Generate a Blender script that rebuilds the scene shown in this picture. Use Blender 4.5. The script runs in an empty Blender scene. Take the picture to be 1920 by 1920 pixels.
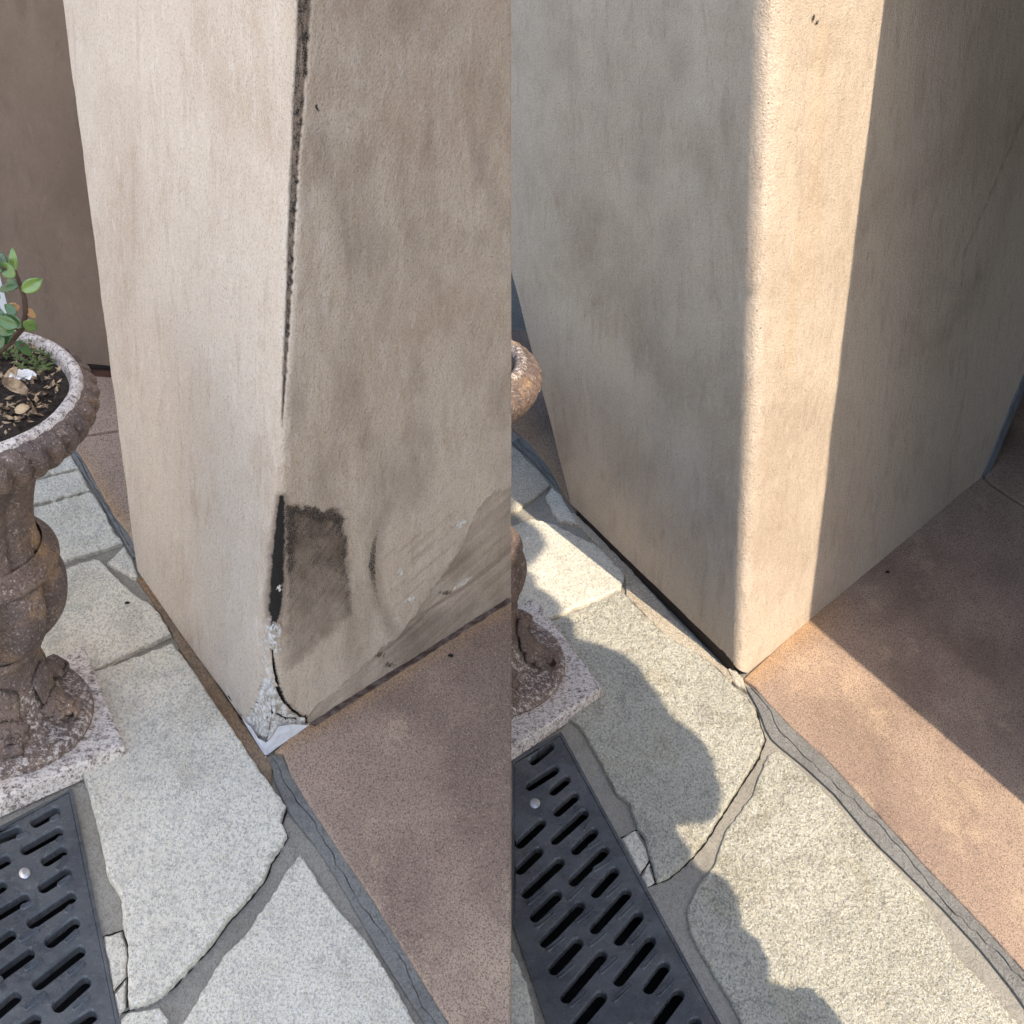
import bpy, bmesh, math, random
import numpy as np
from mathutils import Vector

random.seed(7); rng = np.random.default_rng(7)
SC = bpy.context.scene
COL = SC.collection

# ------------------------------------------------------------------ camera, sky, sun, exposure
F = 3500.0; PITCH = math.radians(33); ZC = 2.69       # focal length in photo pixels, downward pitch, eye height
H = 0.60                                             # height of the upper terrace above the lower court
cam_d = bpy.data.cameras.new('camera'); cam = bpy.data.objects.new('camera', cam_d); COL.objects.link(cam)
cam.location = (0, 0, ZC); cam.rotation_euler = (math.pi/2 - PITCH, 0, 0)
cam_d.sensor_width = 36; cam_d.lens = 36*F/1920; cam_d.clip_start = .05; cam_d.clip_end = 500
SC.camera = cam

SUN_EL = math.radians(48); AZ = Vector((math.cos(math.radians(302.9)), math.sin(math.radians(302.9)), 0))
SUN = Vector((AZ.x*math.cos(SUN_EL), AZ.y*math.cos(SUN_EL), math.sin(SUN_EL)))
w = bpy.data.worlds.new('World'); SC.world = w; w.use_nodes = True
wn = w.node_tree.nodes; wl = w.node_tree.links
sky = wn.new('ShaderNodeTexSky'); sky.sky_type = 'NISHITA'; sky.sun_disc = False
sky.sun_elevation = SUN_EL; sky.sun_rotation = math.atan2(AZ.x, AZ.y)
sky.air_density = 1.0; sky.dust_density = 1.2; sky.ozone_density = .3
bg = wn['Background']; bg.inputs[1].default_value = .15
wl.new(sky.outputs[0], bg.inputs[0])
sd = bpy.data.lights.new('sun', 'SUN'); sd.energy = 2.05; sd.angle = math.radians(.35); sd.color = (1, .89, .74)
so = bpy.data.objects.new('sun', sd); COL.objects.link(so)
so.rotation_euler = (-SUN).to_track_quat('-Z', 'Y').to_euler()
vs = SC.view_settings; vs.view_transform = 'Standard'; vs.look = 'None'; vs.exposure = 1.88; vs.gamma = 1
vs.use_curve_mapping = False
SC.cycles.max_bounces = 6; SC.cycles.diffuse_bounces = 4; SC.cycles.glossy_bounces = 2

# ------------------------------------------------------------------ helpers
CP, SP = math.cos(PITCH), math.sin(PITCH)
EYE = np.array([0, 0, ZC])
def ray(x, y):
    u = (np.asarray(x, float)-960)/F; v = (np.asarray(y, float)-960)/F
    return np.stack([u, CP - v*SP, -SP - v*CP], -1)
def at(x, y, z=0.):
    r = ray(x, y); t = (z-ZC)/r[..., 2]
    return EYE + t[..., None]*r
def on_plane(x, y, p, n):
    r = ray(x, y); t = ((np.asarray(p)-EYE)@n)/(r@n)
    return EYE + t[..., None]*r
def on_y(x, y, Y): return on_plane(x, y, (0, Y, 0), np.array([0, 1., 0]))
def proj(P):
    d = P-EYE; f = d[..., 1]*CP - d[..., 2]*SP; up = d[..., 1]*SP + d[..., 2]*CP
    return 960+F*d[..., 0]/f, 960-F*up/f

def lin(*c):
    return tuple(((v/255)/12.92 if v/255 <= .04045 else ((v/255+.055)/1.055)**2.4) for v in c) + (1,)

def link(o, parent=None):
    COL.objects.link(o)
    if parent: o.parent = parent; o.matrix_parent_inverse = parent.matrix_world.inverted()
    return o
def mesh_obj(name, verts, faces, mat, parent=None, smooth=False):
    me = bpy.data.meshes.new(name)
    me.from_pydata([tuple(map(float, v)) for v in verts], [], [tuple(map(int, f)) for f in faces]); me.update()
    if mat: me.materials.append(mat)
    if smooth:
        me.polygons.foreach_set('use_smooth', [True]*len(me.polygons))
    return link(bpy.data.objects.new(name, me), parent)
def bm_obj(name, bm, mat, parent=None, smooth=False):
    bmesh.ops.recalc_face_normals(bm, faces=bm.faces)
    me = bpy.data.meshes.new(name); bm.to_mesh(me); bm.free()
    if mat: me.materials.append(mat)
    if smooth: me.polygons.foreach_set('use_smooth', [True]*len(me.polygons))
    return link(bpy.data.objects.new(name, me), parent)
def empty(name, loc, label, cat, group=None):
    o = bpy.data.objects.new(name, None); o.location = loc; o.empty_display_size = .05
    COL.objects.link(o); o['label'] = label; o['category'] = cat
    if group: o['group'] = group
    bpy.context.view_layer.update()
    return o
def tag(o, label, cat, group=None):
    o['label'] = label; o['category'] = cat
    if group: o['group'] = group
    return o

# value noise in 2-D (for ragged outlines and wear masks)
_tab = rng.random((256, 256))
def vnoise(x, y):
    x = np.asarray(x, float); y = np.asarray(y, float)
    i = np.floor(x).astype(int); j = np.floor(y).astype(int); a = x-i; b = y-j
    a = a*a*(3-2*a); b = b*b*(3-2*b)
    g = lambda p, q: _tab[p % 256, q % 256]
    return (g(i, j)*(1-a)+g(i+1, j)*a)*(1-b) + (g(i, j+1)*(1-a)+g(i+1, j+1)*a)*b
def fbm(x, y, n=4):
    s = 0; k = .5
    for q in range(n): s = s + k*vnoise(x*2**q+17*q, y*2**q+9*q); k *= .5
    return s/(1-.5**n)
def sstep(a, b, x):
    t = np.clip((x-a)/(b-a), 0, 1); return t*t*(3-2*t)
def pl_dist(X, Y, pts):
    """distance to a polyline and position along it (0..1)"""
    best = np.full(X.shape, 1e9); along = np.zeros(X.shape); n = len(pts)-1
    for k in range(n):
        (x0, y0), (x1, y1) = pts[k], pts[k+1]; dx, dy = x1-x0, y1-y0
        t = np.clip(((X-x0)*dx+(Y-y0)*dy)/(dx*dx+dy*dy), 0, 1)
        d = np.hypot(X-x0-t*dx, Y-y0-t*dy); m = d < best
        best = np.where(m, d, best); along = np.where(m, (k+t)/n, along)
    return best, along
def in_poly(X, Y, pts):
    c = np.zeros(X.shape, bool); n = len(pts)
    for k in range(n):
        x0, y0 = pts[k]; x1, y1 = pts[(k+1) % n]
        if y0 == y1: continue
        c ^= ((y0 > Y) != (y1 > Y)) & (X < (x1-x0)*(Y-y0)/(y1-y0)+x0)
    return c
def sd_poly(X, Y, pts):
    d, _ = pl_dist(X, Y, list(pts)+[pts[0]]); return np.where(in_poly(X, Y, pts), -d, d)

# ------------------------------------------------------------------ materials
class NT:
    def __init__(s, name, rough=.85):
        s.m = bpy.data.materials.new(name); s.m.use_nodes = True
        s.n = s.m.node_tree.nodes; s.l = s.m.node_tree.links
        s.b = s.n['Principled BSDF']; s.b.inputs['Roughness'].default_value = rough
        s.b.inputs['Specular IOR Level'].default_value = .3
        s.pos = s.n.new('ShaderNodeNewGeometry').outputs['Position']
    def set(s, sock, v):
        if isinstance(v, bpy.types.NodeSocket): s.l.new(v, sock)
        else: sock.default_value = v
    def vec(s, sc):
        n = s.n.new('ShaderNodeVectorMath'); n.operation = 'MULTIPLY'
        s.l.new(s.pos, n.inputs[0]); n.inputs[1].default_value = sc; return n.outputs[0]
    def noise(s, scale, detail=4, rough=.55, stretch=None, dist=0.):
        n = s.n.new('ShaderNodeTexNoise'); n.inputs['Scale'].default_value = scale
        n.inputs['Detail'].default_value = detail; n.inputs['Roughness'].default_value = rough
        n.inputs['Distortion'].default_value = dist
        s.l.new(s.vec(stretch) if stretch else s.pos, n.inputs['Vector']); return n.outputs['Fac']
    def voro(s, scale, feature='F1', stretch=None):
        n = s.n.new('ShaderNodeTexVoronoi'); n.inputs['Scale'].default_value = scale; n.feature = feature
        s.l.new(s.vec(stretch) if stretch else s.pos, n.inputs['Vector']); return n.outputs[0]
    def ramp(s, f, a, b):
        n = s.n.new('ShaderNodeMapRange'); n.interpolation_type = 'SMOOTHSTEP'
        s.l.new(f, n.inputs[0]); n.inputs[1].default_value = a; n.inputs[2].default_value = b; return n.outputs[0]
    def math(s, op, a, b):
        n = s.n.new('ShaderNodeMath'); n.operation = op; n.use_clamp = False
        s.set(n.inputs[0], a); s.set(n.inputs[1], b); return n.outputs[0]
    def mix(s, f, a, b, mode='MIX'):
        n = s.n.new('ShaderNodeMix'); n.data_type = 'RGBA'; n.blend_type = mode
        s.set(n.inputs[0], f); s.set(n.inputs[6], a); s.set(n.inputs[7], b); return n.outputs[2]
    def attr(s, name):
        n = s.n.new('ShaderNodeAttribute'); n.attribute_name = name; return n.outputs['Fac']
    def bump(s, h, strength=.5, dist=.002, prev=None):
        n = s.n.new('ShaderNodeBump'); n.inputs['Strength'].default_value = strength
        n.inputs['Distance'].default_value = dist; s.l.new(h, n.inputs['Height'])
        if prev: s.l.new(prev, n.inputs['Normal'])
        return n.outputs[0]
    def out(s, col, normal=None, rough=None):
        s.set(s.b.inputs['Base Color'], col)
        if normal: s.l.new(normal, s.b.inputs['Normal'])
        if rough is not None: s.set(s.b.inputs['Roughness'], rough)
        return s.m

def plaster(name, base, blotch, pale, amount=.8):
    t = NT(name, .9)
    c = t.mix(t.math('MULTIPLY', t.ramp(t.noise(2.4, 5, .62, dist=.5), .44, .70), amount*.5), base, blotch)
    c = t.mix(t.math('MULTIPLY', t.ramp(t.noise(1., 5, .68, (22, 22, 7.0), .5), .50, .70), .45*amount), c, blotch)
    c = t.mix(t.math('MULTIPLY', t.ramp(t.noise(1., 4, .7, (60, 60, 18), .4), .52, .72), .42*amount), c, pale)
    c = t.mix(t.math('MULTIPLY', t.ramp(t.noise(1., 4, .7, (110, 110, 45)), .54, .72), .30*amount), c, blotch)
    c = t.mix(t.math('MULTIPLY', t.ramp(t.noise(230, 3, .75), .50, .66), .42), c, (.17, .125, .09, 1))
    c = t.mix(t.math('MULTIPLY', t.ramp(t.noise(300, 2, .7), .52, .66), .34), c, pale)
    # wear and painted shade masks laid on the wall itself
    sp = t.noise(520, 3, .7)
    y = t.attr('ochre')
    c = t.mix(t.math('MULTIPLY', y, .6), c, (.50, .34, .18, 1))
    g = t.attr('grime_tone')
    c = t.mix(t.math('MULTIPLY', g, .88), c, (.10, .066, .045, 1))
    d = t.attr('smudge_crack_dark')
    dd = t.ramp(t.math('ADD', d, t.math('MULTIPLY', t.math('SUBTRACT', sp, .5), 1.5)), .35, .75)
    c = t.mix(dd, c, (.014, .011, .009, 1))  # black for smudges and cracks; in splits it stands in for depth shade
    p = t.attr('bare')
    pp = t.ramp(t.math('ADD', p, t.math('MULTIPLY', t.math('SUBTRACT', sp, .5), .7)), .35, .65)
    c = t.mix(pp, c, t.mix(t.ramp(t.noise(95, 5, .75), .40, .60), (.66, .64, .61, 1), (.36, .31, .26, 1)))
    b = t.bump(t.math('ADD', t.noise(240, 3, .7), t.math('MULTIPLY', t.noise(1., 3, .65, (44, 44, 20)), 1.3)), .95, .0042)
    return t.out(c, b)

def stone(name, a, b_, fleck, scale=1., bump=.9, tint=None, veil=.5, glint=.7):
    t = NT(name, .8); t.pos = t.vec((1, .6, 1))
    c = t.mix(t.ramp(t.noise(5, 5, .6), .4, .65), a, b_)
    if tint: c = t.mix(t.math('MULTIPLY', t.ramp(t.noise(7.5, 4, .6, dist=.8), .5, .72), .65), c, tint)
    oi = t.n.new('ShaderNodeObjectInfo').outputs['Random']
    c = t.mix(t.math('MULTIPLY', oi, .30), c, (a[0]*.72, a[1]*.74, a[2]*.70, 1))
    c = t.mix(t.math('MULTIPLY', t.ramp(t.noise(16, 4, .7, dist=1.), .50, .68), .35), c, fleck)
    n1 = t.noise(240*scale, 4, .8); n2 = t.noise(80*scale, 4, .78, dist=.5)
    c = t.mix(t.math('MULTIPLY', t.ramp(n2, .50, .68), veil*.8), c, fleck)
    c = t.mix(t.math('MULTIPLY', t.ramp(n1, .48, .60), .66), c, fleck)
    c = t.mix(t.math('MULTIPLY', t.ramp(t.noise(290*scale, 3, .75), .53, .66), glint*.95), c, (.88, .86, .82, 1))
    h = t.math('ADD', t.math('MULTIPLY', t.noise(52, 5, .75, dist=.35), 1.7), t.math('MULTIPLY', n1, .9))
    return t.out(c, t.bump(h, bump, .0105))

def simple(name, a, b_, scale=30, rough=.8, bump=.3, bs=200, dist=.002, metallic=0.):
    t = NT(name, rough); c = t.mix(t.ramp(t.noise(scale, 5, .65), .38, .66), a, b_)
    t.b.inputs['Metallic'].default_value = metallic
    return t.out(c, t.bump(t.noise(bs, 4, .65), bump, dist))

M = {}
M['plaster_old'] = plaster('weathered_plaster', (.585, .49, .40, 1), (.39, .285, .20, 1), (.71, .64, .57, 1), 1.05)
M['plaster_new'] = plaster('repaired_plaster', (.565, .455, .345, 1), (.38, .285, .205, 1), (.62, .52, .415, 1), 1.15)
M['plaster_back'] = plaster('brown_plaster', (.20, .14, .10, 1), (.11, .075, .055, 1), (.26, .19, .145, 1), .9)
M['plaster_far'] = plaster('house_plaster', (.5, .44, .38, 1), (.42, .36, .3, 1), (.55, .5, .45, 1), .6)
M['blocker_dark'] = simple('dark_blocker', (.11, .075, .05, 1), (.07, .048, .034, 1), 6, .8)  # dark finish chosen so unseen walls and roof bounce little light
M['flag'] = stone('pale_quartzite', (.80, .725, .58, 1), (.72, .65, .52, 1), (.26, .24, .20, 1), 1., .65, (.56, .49, .36, 1), .4)
M['flag_warm'] = stone('yellow_quartzite', (.72, .665, .525, 1), (.61, .565, .445, 1), (.18, .155, .105, 1), .85, 1., (.54, .455, .29, 1), .55)
M['sandy'] = stone('sandy_flag', (.60, .53, .40, 1), (.52, .45, .33, 1), (.25, .2, .14, 1), 1., .6)
def terracotta():
    t = NT('terracotta', .85); t.pos = t.vec((1, .6, 1))
    c = t.mix(t.ramp(t.noise(4.2, 5, .6, dist=.5), .38, .64), (.385, .27, .192, 1), (.30, .208, .15, 1))
    c = t.mix(t.math('MULTIPLY', t.ramp(t.noise(2.3, 4, .6), .48, .64), .8), c, (.21, .138, .10, 1))
    c = t.mix(t.math('MULTIPLY', t.ramp(t.noise(7, 5, .7), .52, .68), .55), c, (.50, .36, .235, 1))
    c = t.mix(t.math('MULTIPLY', t.attr('ochre'), .6), c, (.46, .26, .1, 1))
    c = t.mix(t.math('MULTIPLY', t.ramp(t.noise(390, 4, .85), .48, .60), .78), c, (.06, .046, .038, 1))
    c = t.mix(t.math('MULTIPLY', t.ramp(t.noise(310, 3, .75), .54, .66), .42), c, (.56, .43, .32, 1))
    return t.out(c, t.bump(t.noise(300, 4, .7), .6, .0025))
M['terracotta'] = terracotta()
M['mortar'] = stone('brown_mortar', (.38, .345, .285, 1), (.30, .27, .22, 1), (.17, .15, .12, 1), 1.3, .6, None, .3, .12)
M['mortar_grey'] = stone('blue_grey_mortar', (.33, .315, .285, 1), (.27, .255, .23, 1), (.14, .13, .115, 1), 1.2, .9, None, .45, .12)
M['rust'] = stone('rust_stained_mortar', (.42, .25, .13, 1), (.30, .23, .16, 1), (.13, .09, .06, 1), 1., .9, (.34, .19, .08, 1), .5, .1)
M['ochre_edge'] = stone('ochre_stone_edge', (.56, .47, .34, 1), (.44, .35, .24, 1), (.22, .17, .11, 1), 1., .7)
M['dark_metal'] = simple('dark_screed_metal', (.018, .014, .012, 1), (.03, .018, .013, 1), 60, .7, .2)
M['bead_brown'] = simple('rusty_bead', (.05, .03, .022, 1), (.16, .12, .10, 1), 55, .6, .4, 90, .003)
M['white_metal'] = simple('galvanised_corner', (.66, .66, .69, 1), (.5, .5, .53, 1), 40, .45, .15, 120)
def gratemat():
    t = NT('charcoal_grate', .4)
    c = t.mix(t.ramp(t.noise(8, 5, .7), .4, .65), (.085, .088, .09, 1), (.05, .053, .058, 1))
    c = t.mix(t.math('MULTIPLY', t.ramp(t.noise(60, 6, .8), .56, .72), .5), c, (.22, .21, .19, 1))
    c = t.mix(t.math('MULTIPLY', t.ramp(t.noise(300, 3, .75), .60, .70), .5), c, (.3, .29, .26, 1))
    return t.out(c, t.bump(t.noise(200, 4, .7), .2, .0015), t.ramp(t.noise(20, 4, .7), .3, .8))
M['grate'] = gratemat()
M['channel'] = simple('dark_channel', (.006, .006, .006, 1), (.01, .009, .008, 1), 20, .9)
M['screw'] = simple('steel_screw', (.55, .54, .52, 1), (.4, .39, .37, 1), 90, .35, .1, metallic=.6)
def urnmat(name, worn):
    t = NT(name, .75)
    c = t.mix(t.ramp(t.noise(16, 5, .65), .38, .64), (.165, .112, .085, 1), (.10, .072, .062, 1))
    c = t.mix(t.math('MULTIPLY', t.ramp(t.noise(9, 4, .6), .54, .70), .65), c, (.34, .20, .09, 1))
    c = t.mix(t.math('MULTIPLY', t.ramp(t.noise(95, 7, .8, dist=.2), .60-worn*.24, .68-worn*.16), .45+.5*min(worn, 1)), c, (.70, .62, .55, 1))
    c = t.mix(t.math('MULTIPLY', t.ramp(t.noise(13, 6, .75), .56, .70), .55*min(worn, 1)), c, (.26, .17, .13, 1))
    c = t.mix(t.math('MULTIPLY', t.ramp(t.noise(210, 4, .75), .5, .63), .7), c, (.04, .028, .024, 1))
    c = t.mix(t.math('MULTIPLY', t.ramp(t.noise(180, 4, .75), .56, .66), .45), c, (.55, .46, .38, 1))
    return t.out(c, t.bump(t.noise(120, 5, .75), .8, .004))
M['urn'] = urnmat('rusty_urn', .12); M['urn_foot'] = urnmat('stained_urn_foot', .5); M['urn_worn'] = urnmat('worn_urn_stone', .95); M['urn_lip'] = urnmat('worn_urn_lip', .95)
M['soil'] = simple('dark_soil', (.05, .035, .025, 1), (.02, .015, .012, 1), 90, .95, 1., 150, .006)
M['dry'] = simple('dry_leaves', (.42, .30, .18, 1), (.12, .07, .04, 1), 45, .7, .3)
M['petal'] = simple('white_petals', (.75, .73, .70, 1), (.62, .58, .54, 1), 40, .6, .2)
M['moss'] = simple('moss', (.07, .11, .03, 1), (.12, .13, .05, 1), 80, .9, .5)
M['stem'] = simple('brown_stem', (.085, .05, .03, 1), (.05, .03, .022, 1), 60, .7, .5)
def leafmat(name, a, b_):
    t = NT(name, .26); t.b.inputs['Specular IOR Level'].default_value = .6
    c = t.mix(t.ramp(t.noise(22, 3), .4, .62), a, b_)
    t.b.inputs['Subsurface Weight'].default_value = .0
    return t.out(c, t.bump(t.noise(120, 3), .2, .001))
M['leaf'] = leafmat('green_leaf', (.06, .115, .032, 1), (.03, .075, .02, 1))
M['leaf_light'] = leafmat('lime_leaf', (.15, .22, .045, 1), (.085, .15, .032, 1))
M['leaf_red'] = leafmat('reddish_leaf', (.42, .2, .09, 1), (.3, .22, .06, 1))
M['bark'] = M['stem']
M['white_paint'] = simple('white_paint', (.72, .71, .69, 1), (.62, .6, .58, 1), 8, .6, .2)
M['jamb'] = simple('grey_jamb', (.16, .165, .18, 1), (.10, .10, .115, 1), 14, .6, .3)
M['white_paving'] = stone('pale_bounce_paving', (.72, .70, .66, 1), (.66, .64, .6, 1), (.45, .43, .4, 1), .6, .4, None, .2)  # kept pale to bounce sunlight from outside the view
M['far_ground'] = simple('court_concrete', (.30, .26, .22, 1), (.24, .21, .18, 1), 3, .9, .4)

# ------------------------------------------------------------------ paving pieces
def smooth_poly(pts, step=9., jag=1.2, seed=0):
    """resample an outline and roughen it a little, like split stone"""
    r = random.Random(seed); out = []
    n = len(pts)
    for k in range(n):
        x0, y0 = pts[k]; x1, y1 = pts[(k+1) % n]; L = math.hypot(x1-x0, y1-y0); m = max(1, int(L/step))
        for q in range(m):
            t = q/m; j = jag if q else jag*.4
            out.append((x0+(x1-x0)*t+r.uniform(-j, j), y0+(y1-y0)*t+r.uniform(-j, j)))
    return out
def slab(name, pts, z, mat, parent, thick=.03, proud=.0, bevel=.0025, step=9., jag=1.2, seed=0, clipx=None, tilt=0.):
    P = at(*np.array(smooth_poly(pts, step, jag, seed)).T, z)
    if clipx is not None:
        P[:, 0] = np.minimum(P[:, 0], clipx[1]) if clipx[0] < 0 else np.maximum(P[:, 0], clipx[1])
    xy = P[:, :2]
    A = .5*np.sum(xy[:, 0]*np.roll(xy[:, 1], -1)-np.roll(xy[:, 0], -1)*xy[:, 1])
    if A < 0: xy = xy[::-1]
    e = np.roll(xy, -1, 0)-np.roll(xy, 1, 0); nrm = np.stack([e[:, 1], -e[:, 0]], 1)
    nrm /= np.linalg.norm(nrm, axis=1)[:, None]+1e-9
    r = random.Random(seed+5); ph = r.uniform(0, 6.28); c = xy.mean(0)
    zz = z+proud+tilt*((xy-c)@np.array([math.cos(ph), math.sin(ph)]))
    bm = bmesh.new()
    jit = np.array([r.uniform(.5, 1.6) for _ in xy])[:, None]
    rings = [np.c_[xy, zz-thick], np.c_[xy, zz-bevel*1.3], np.c_[xy-nrm*bevel*.5*jit, zz-bevel*.4], np.c_[xy-nrm*bevel*1.5*jit, zz]]
    vs_ = [[bm.verts.new(p) for p in R] for R in rings]; n = len(xy)
    for a, b in zip(vs_[:-1], vs_[1:]):
        for k in range(n): bm.faces.new((a[k], a[(k+1) % n], b[(k+1) % n], b[k]))
    bmesh.ops.triangle_fill(bm, use_beauty=True, edges=[bm.edges.get((vs_[-1][k], vs_[-1][(k+1) % n])) for k in range(n)])
    o = bm_obj(name, bm, mat, parent)
    return o
def holed_sheet(name, outer, holes, mat, parent=None, kind=None):
    bm = bmesh.new(); es = []
    for loop in [outer]+holes:
        v = [bm.verts.new(p) for p in loop]; es += [bm.edges.new((v[k], v[(k+1) % len(v)])) for k in range(len(v))]
    bmesh.ops.triangle_fill(bm, use_beauty=True, edges=es)
    for f in bm.faces:
        f.normal_update()
        if f.normal.z < 0: f.normal_flip()
    me = bpy.data.meshes.new(name); bm.to_mesh(me); bm.free(); me.materials.append(mat)
    o = link(bpy.data.objects.new(name, me), parent)
    if kind: o['kind'] = kind
    return o
def prism(name, loop, z0, z1, mat, parent=None):
    n = len(loop); v = [(x, y, z0) for x, y in loop]+[(x, y, z1) for x, y in loop]
    bm = bmesh.new(); vv = [bm.verts.new(p) for p in v]
    bm.faces.new(vv[:n]); bm.faces.new(vv[n:])
    for k in range(n): bm.faces.new((vv[k], vv[(k+1) % n], vv[n+(k+1) % n], vv[n+k]))
    return bm_obj(name, bm, mat, parent)

GL = lambda x, y: tuple(at(x, y, H)[:2])
GR = lambda x, y: tuple(at(x, y, 0)[:2])
grate_L = [(135, 1479), (224, 1920), (244, 2020), (-330, 2150), (-190, 1650)]
grate_R = [(1052, 1372), (1352, 1920), (1405, 2018), (1056, 2018), (1020, 1905), (962, 1735), (962, 1425)]

# lower court: one sheet to the horizon, with the drain opening
base_R = holed_sheet('ground', [(-90, -60, -.005), (90, -60, -.005), (90, 120, -.005), (-90, 120, -.005)],
                     [[(*GR(x, y), -.005) for x, y in grate_R]], M['mortar'], None, 'structure')
# upper terrace: top sheet with the drain opening, and its retaining body
X0 = -.0012
tw = [(X0, 1.2), (X0, GL(960, 1124)[1]+.02), (GL(585, 1340)[0], GL(585, 1340)[1]+.08), (-.62, 3.0), (-.62, 9), (-9, 9), (-9, -7), (X0-.25, -7), (X0-.25, 1.2)]
terr = holed_sheet('terrace', [(x, y, H-.005) for x, y in tw], [[(*GL(x, y), H-.005) for x, y in grate_L]], M['mortar'], None, 'structure')
prism('retaining_base', tw, 0.0, H-.13, M['mortar_grey'], terr)

pave_L = terr; pave_R = base_R
FLAGS_L = [
 [(150,1272),(183,1264),(325,1212),(352,1246),(408,1332),(429,1362),(485,1447),(511,1482),(536,1516),(527,1546),(539,1570),(508,1617),(496,1649),(470,1682),(423,1733),(400,1768),(355,1817),(318,1856),(291,1878),(244,1892),(240,1875),(242,1778),(231,1739),(228,1686),(203,1646),(188,1568),(168,1494),(150,1440)],
 [(563,1602),(604,1666),(642,1716),(689,1768),(735,1840),(790,1945),(325,1945),(345,1918),(417,1797),(458,1757),(508,1684),(540,1631)],
 [(107,1076),(175,1053),(190,1056),(217,1086),(250,1116),(277,1133),(300,1153),(321,1192),(182,1256),(120,1280),(40,1250),(40,1100)],
 [(-120,985),(60,956),(172,926),(200,968),(206,986),(230,1020),(127,1054),(60,1075),(-120,1100)],
 [(-120,925),(70,903),(150,884),(170,920),(62,948),(-120,975)],
 [(-120,870),(85,842),(117,827),(148,879),(70,896),(-120,918)],
 [(232,1026),(247,1046),(254,1066),(259,1086),(245,1082),(201,1058)],
 [(195,1757),(228,1747),(238,1778),(237,1828),(213,1858)],
 [(215,1864),(236,1838),(236,1886),(223,1902)],
 [(226,1912),(240,1900),(300,1890),(318,1912),(300,1945),(232,1945)],
 [(-140,760),(20,705),(70,770),(104,815),(80,838),(-140,864)],
]
for k, p in enumerate(FLAGS_L):
    slab('flagstone', p, H, M['flag'], pave_L, .05, [.010, .004, .007, .006, .005, .006, .004, .001, .001, .002, .004][k], .003, 8, 1.5, k, tilt=.003)
FLAGS_R = [
 [(1046,1166),(1165,1114),(1174,1122),(1247,1196),(1310,1232),(1350,1264),(1372,1288),(1400,1313),(1417,1338),(1425,1366),(1433,1386),(1420,1421),(1385,1476),(1322,1575),(1302,1602),(1282,1622),(1255,1645),(1232,1655),(1220,1615),(1210,1577),(1195,1556),(1182,1512),(1155,1490),(1130,1440),(1090,1370),(1067,1350),(1000,1300),(990,1190)],
 [(1459,1407),(1497,1440),(1564,1501),(1593,1543),(1646,1592),(1724,1676),(1797,1798),(1856,1857),(1930,1945),(1403,1945),(1352,1850),(1312,1785),(1291,1745),(1288,1705),(1306,1665),(1336,1627),(1361,1558),(1411,1491),(1439,1416)],
 [(1042,988),(1080,1008),(1120,1026),(1160,1066),(1171,1082),(1165,1107),(1040,1158),(975,1180),(900,1130),(900,1010),(1000,976)],
 [(1035,916),(1054,931),(1076,973),(1086,986),(1045,976),(1022,932)],
 [(900,800),(970,846),(1010,883),(1031,911),(1012,926),(970,960),(900,960)],
 [(1166,1571),(1192,1557),(1208,1582),(1216,1612),(1200,1639)],
 [(1203,1643),(1217,1617),(1226,1652),(1213,1662)],
 [(1364,1259),(1374,1254),(1394,1276),(1400,1300),(1378,1286)],
 [(962,1785),(990,1850),(1010,1945),(930,1945),(930,1785)],
]
MR = ['flag_warm', 'flag_warm', 'flag', 'flag', 'sandy', 'flag', 'flag', 'sandy', 'flag']
for k, p in enumerate(FLAGS_R):
    slab('flagstone', p, 0, M[MR[k]], pave_R, .03, [.010, .004, .007, .005, .004, .001, .001, .008, .001][k], .0035, 8, 1.6, 40+k, tilt=.003)

# terracotta slabs (ochre staining where they meet the wall)
def ochre_attr(o, line, wpx, amp=1.):
    me = o.data; n = len(me.vertices); co = np.empty(n*3); me.vertices.foreach_get('co', co); co = co.reshape(-1, 3)
    mw = np.array(o.matrix_world); co = co@mw[:3, :3].T+mw[:3, 3]
    x, y = proj(co); d, _ = pl_dist(x, y, line)
    a = me.attributes.new('ochre', 'FLOAT', 'POINT'); a.data.foreach_set('value', (amp*np.clip(1-d/wpx, 0, 1)*(0.4+.9*fbm(x/40, y/40))).astype(np.float32))
def tile_grid(name, pts, z, mat, parent, proud, line, wpx, seed=0, clip=None, n=26):
    """slab with a finely divided top so staining can follow its edge"""
    o = slab(name, pts, z, mat, parent, .05, proud, .003, 14, .9, seed, clip)
    bm = bmesh.new(); bm.from_mesh(o.data)
    for _ in range(4):
        es = [e for e in bm.edges if e.calc_length() > .035]
        if not es: break
        bmesh.ops.subdivide_edges(bm, edges=es, cuts=1)
        bmesh.ops.triangulate(bm, faces=[f for f in bm.faces if len(f.verts) > 3])
    bm.to_mesh(o.data); bm.free(); bpy.context.view_layer.update()
    ochre_attr(o, line, wpx); return o
tile_grid('terracotta_slab', [(516,1412),(531,1418),(546,1459),(587,1523),(648,1617),(692,1681),(764,1797),(855,1945),(959.2,1945),(959.2,1116),(750,1246),(579,1352)], H, M['terracotta'], pave_L, .006, [(505,1415),(750,1258),(960,1126)], 26, 1, (-1, X0))
tile_grid('terracotta_slab', [(128,826),(230,812),(262,1010),(256,1034),(240,1003),(212,966),(152,860)], H, M['terracotta'], pave_L, .004, [(150,860),(250,1030)], 30, 2)
tile_grid('terracotta_slab', [(40,690),(225,700),(229,806),(126,820),(96,780)], H, M['terracotta'], pave_L, .004, [(0,0),(1,0)], 3, 3)
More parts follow.
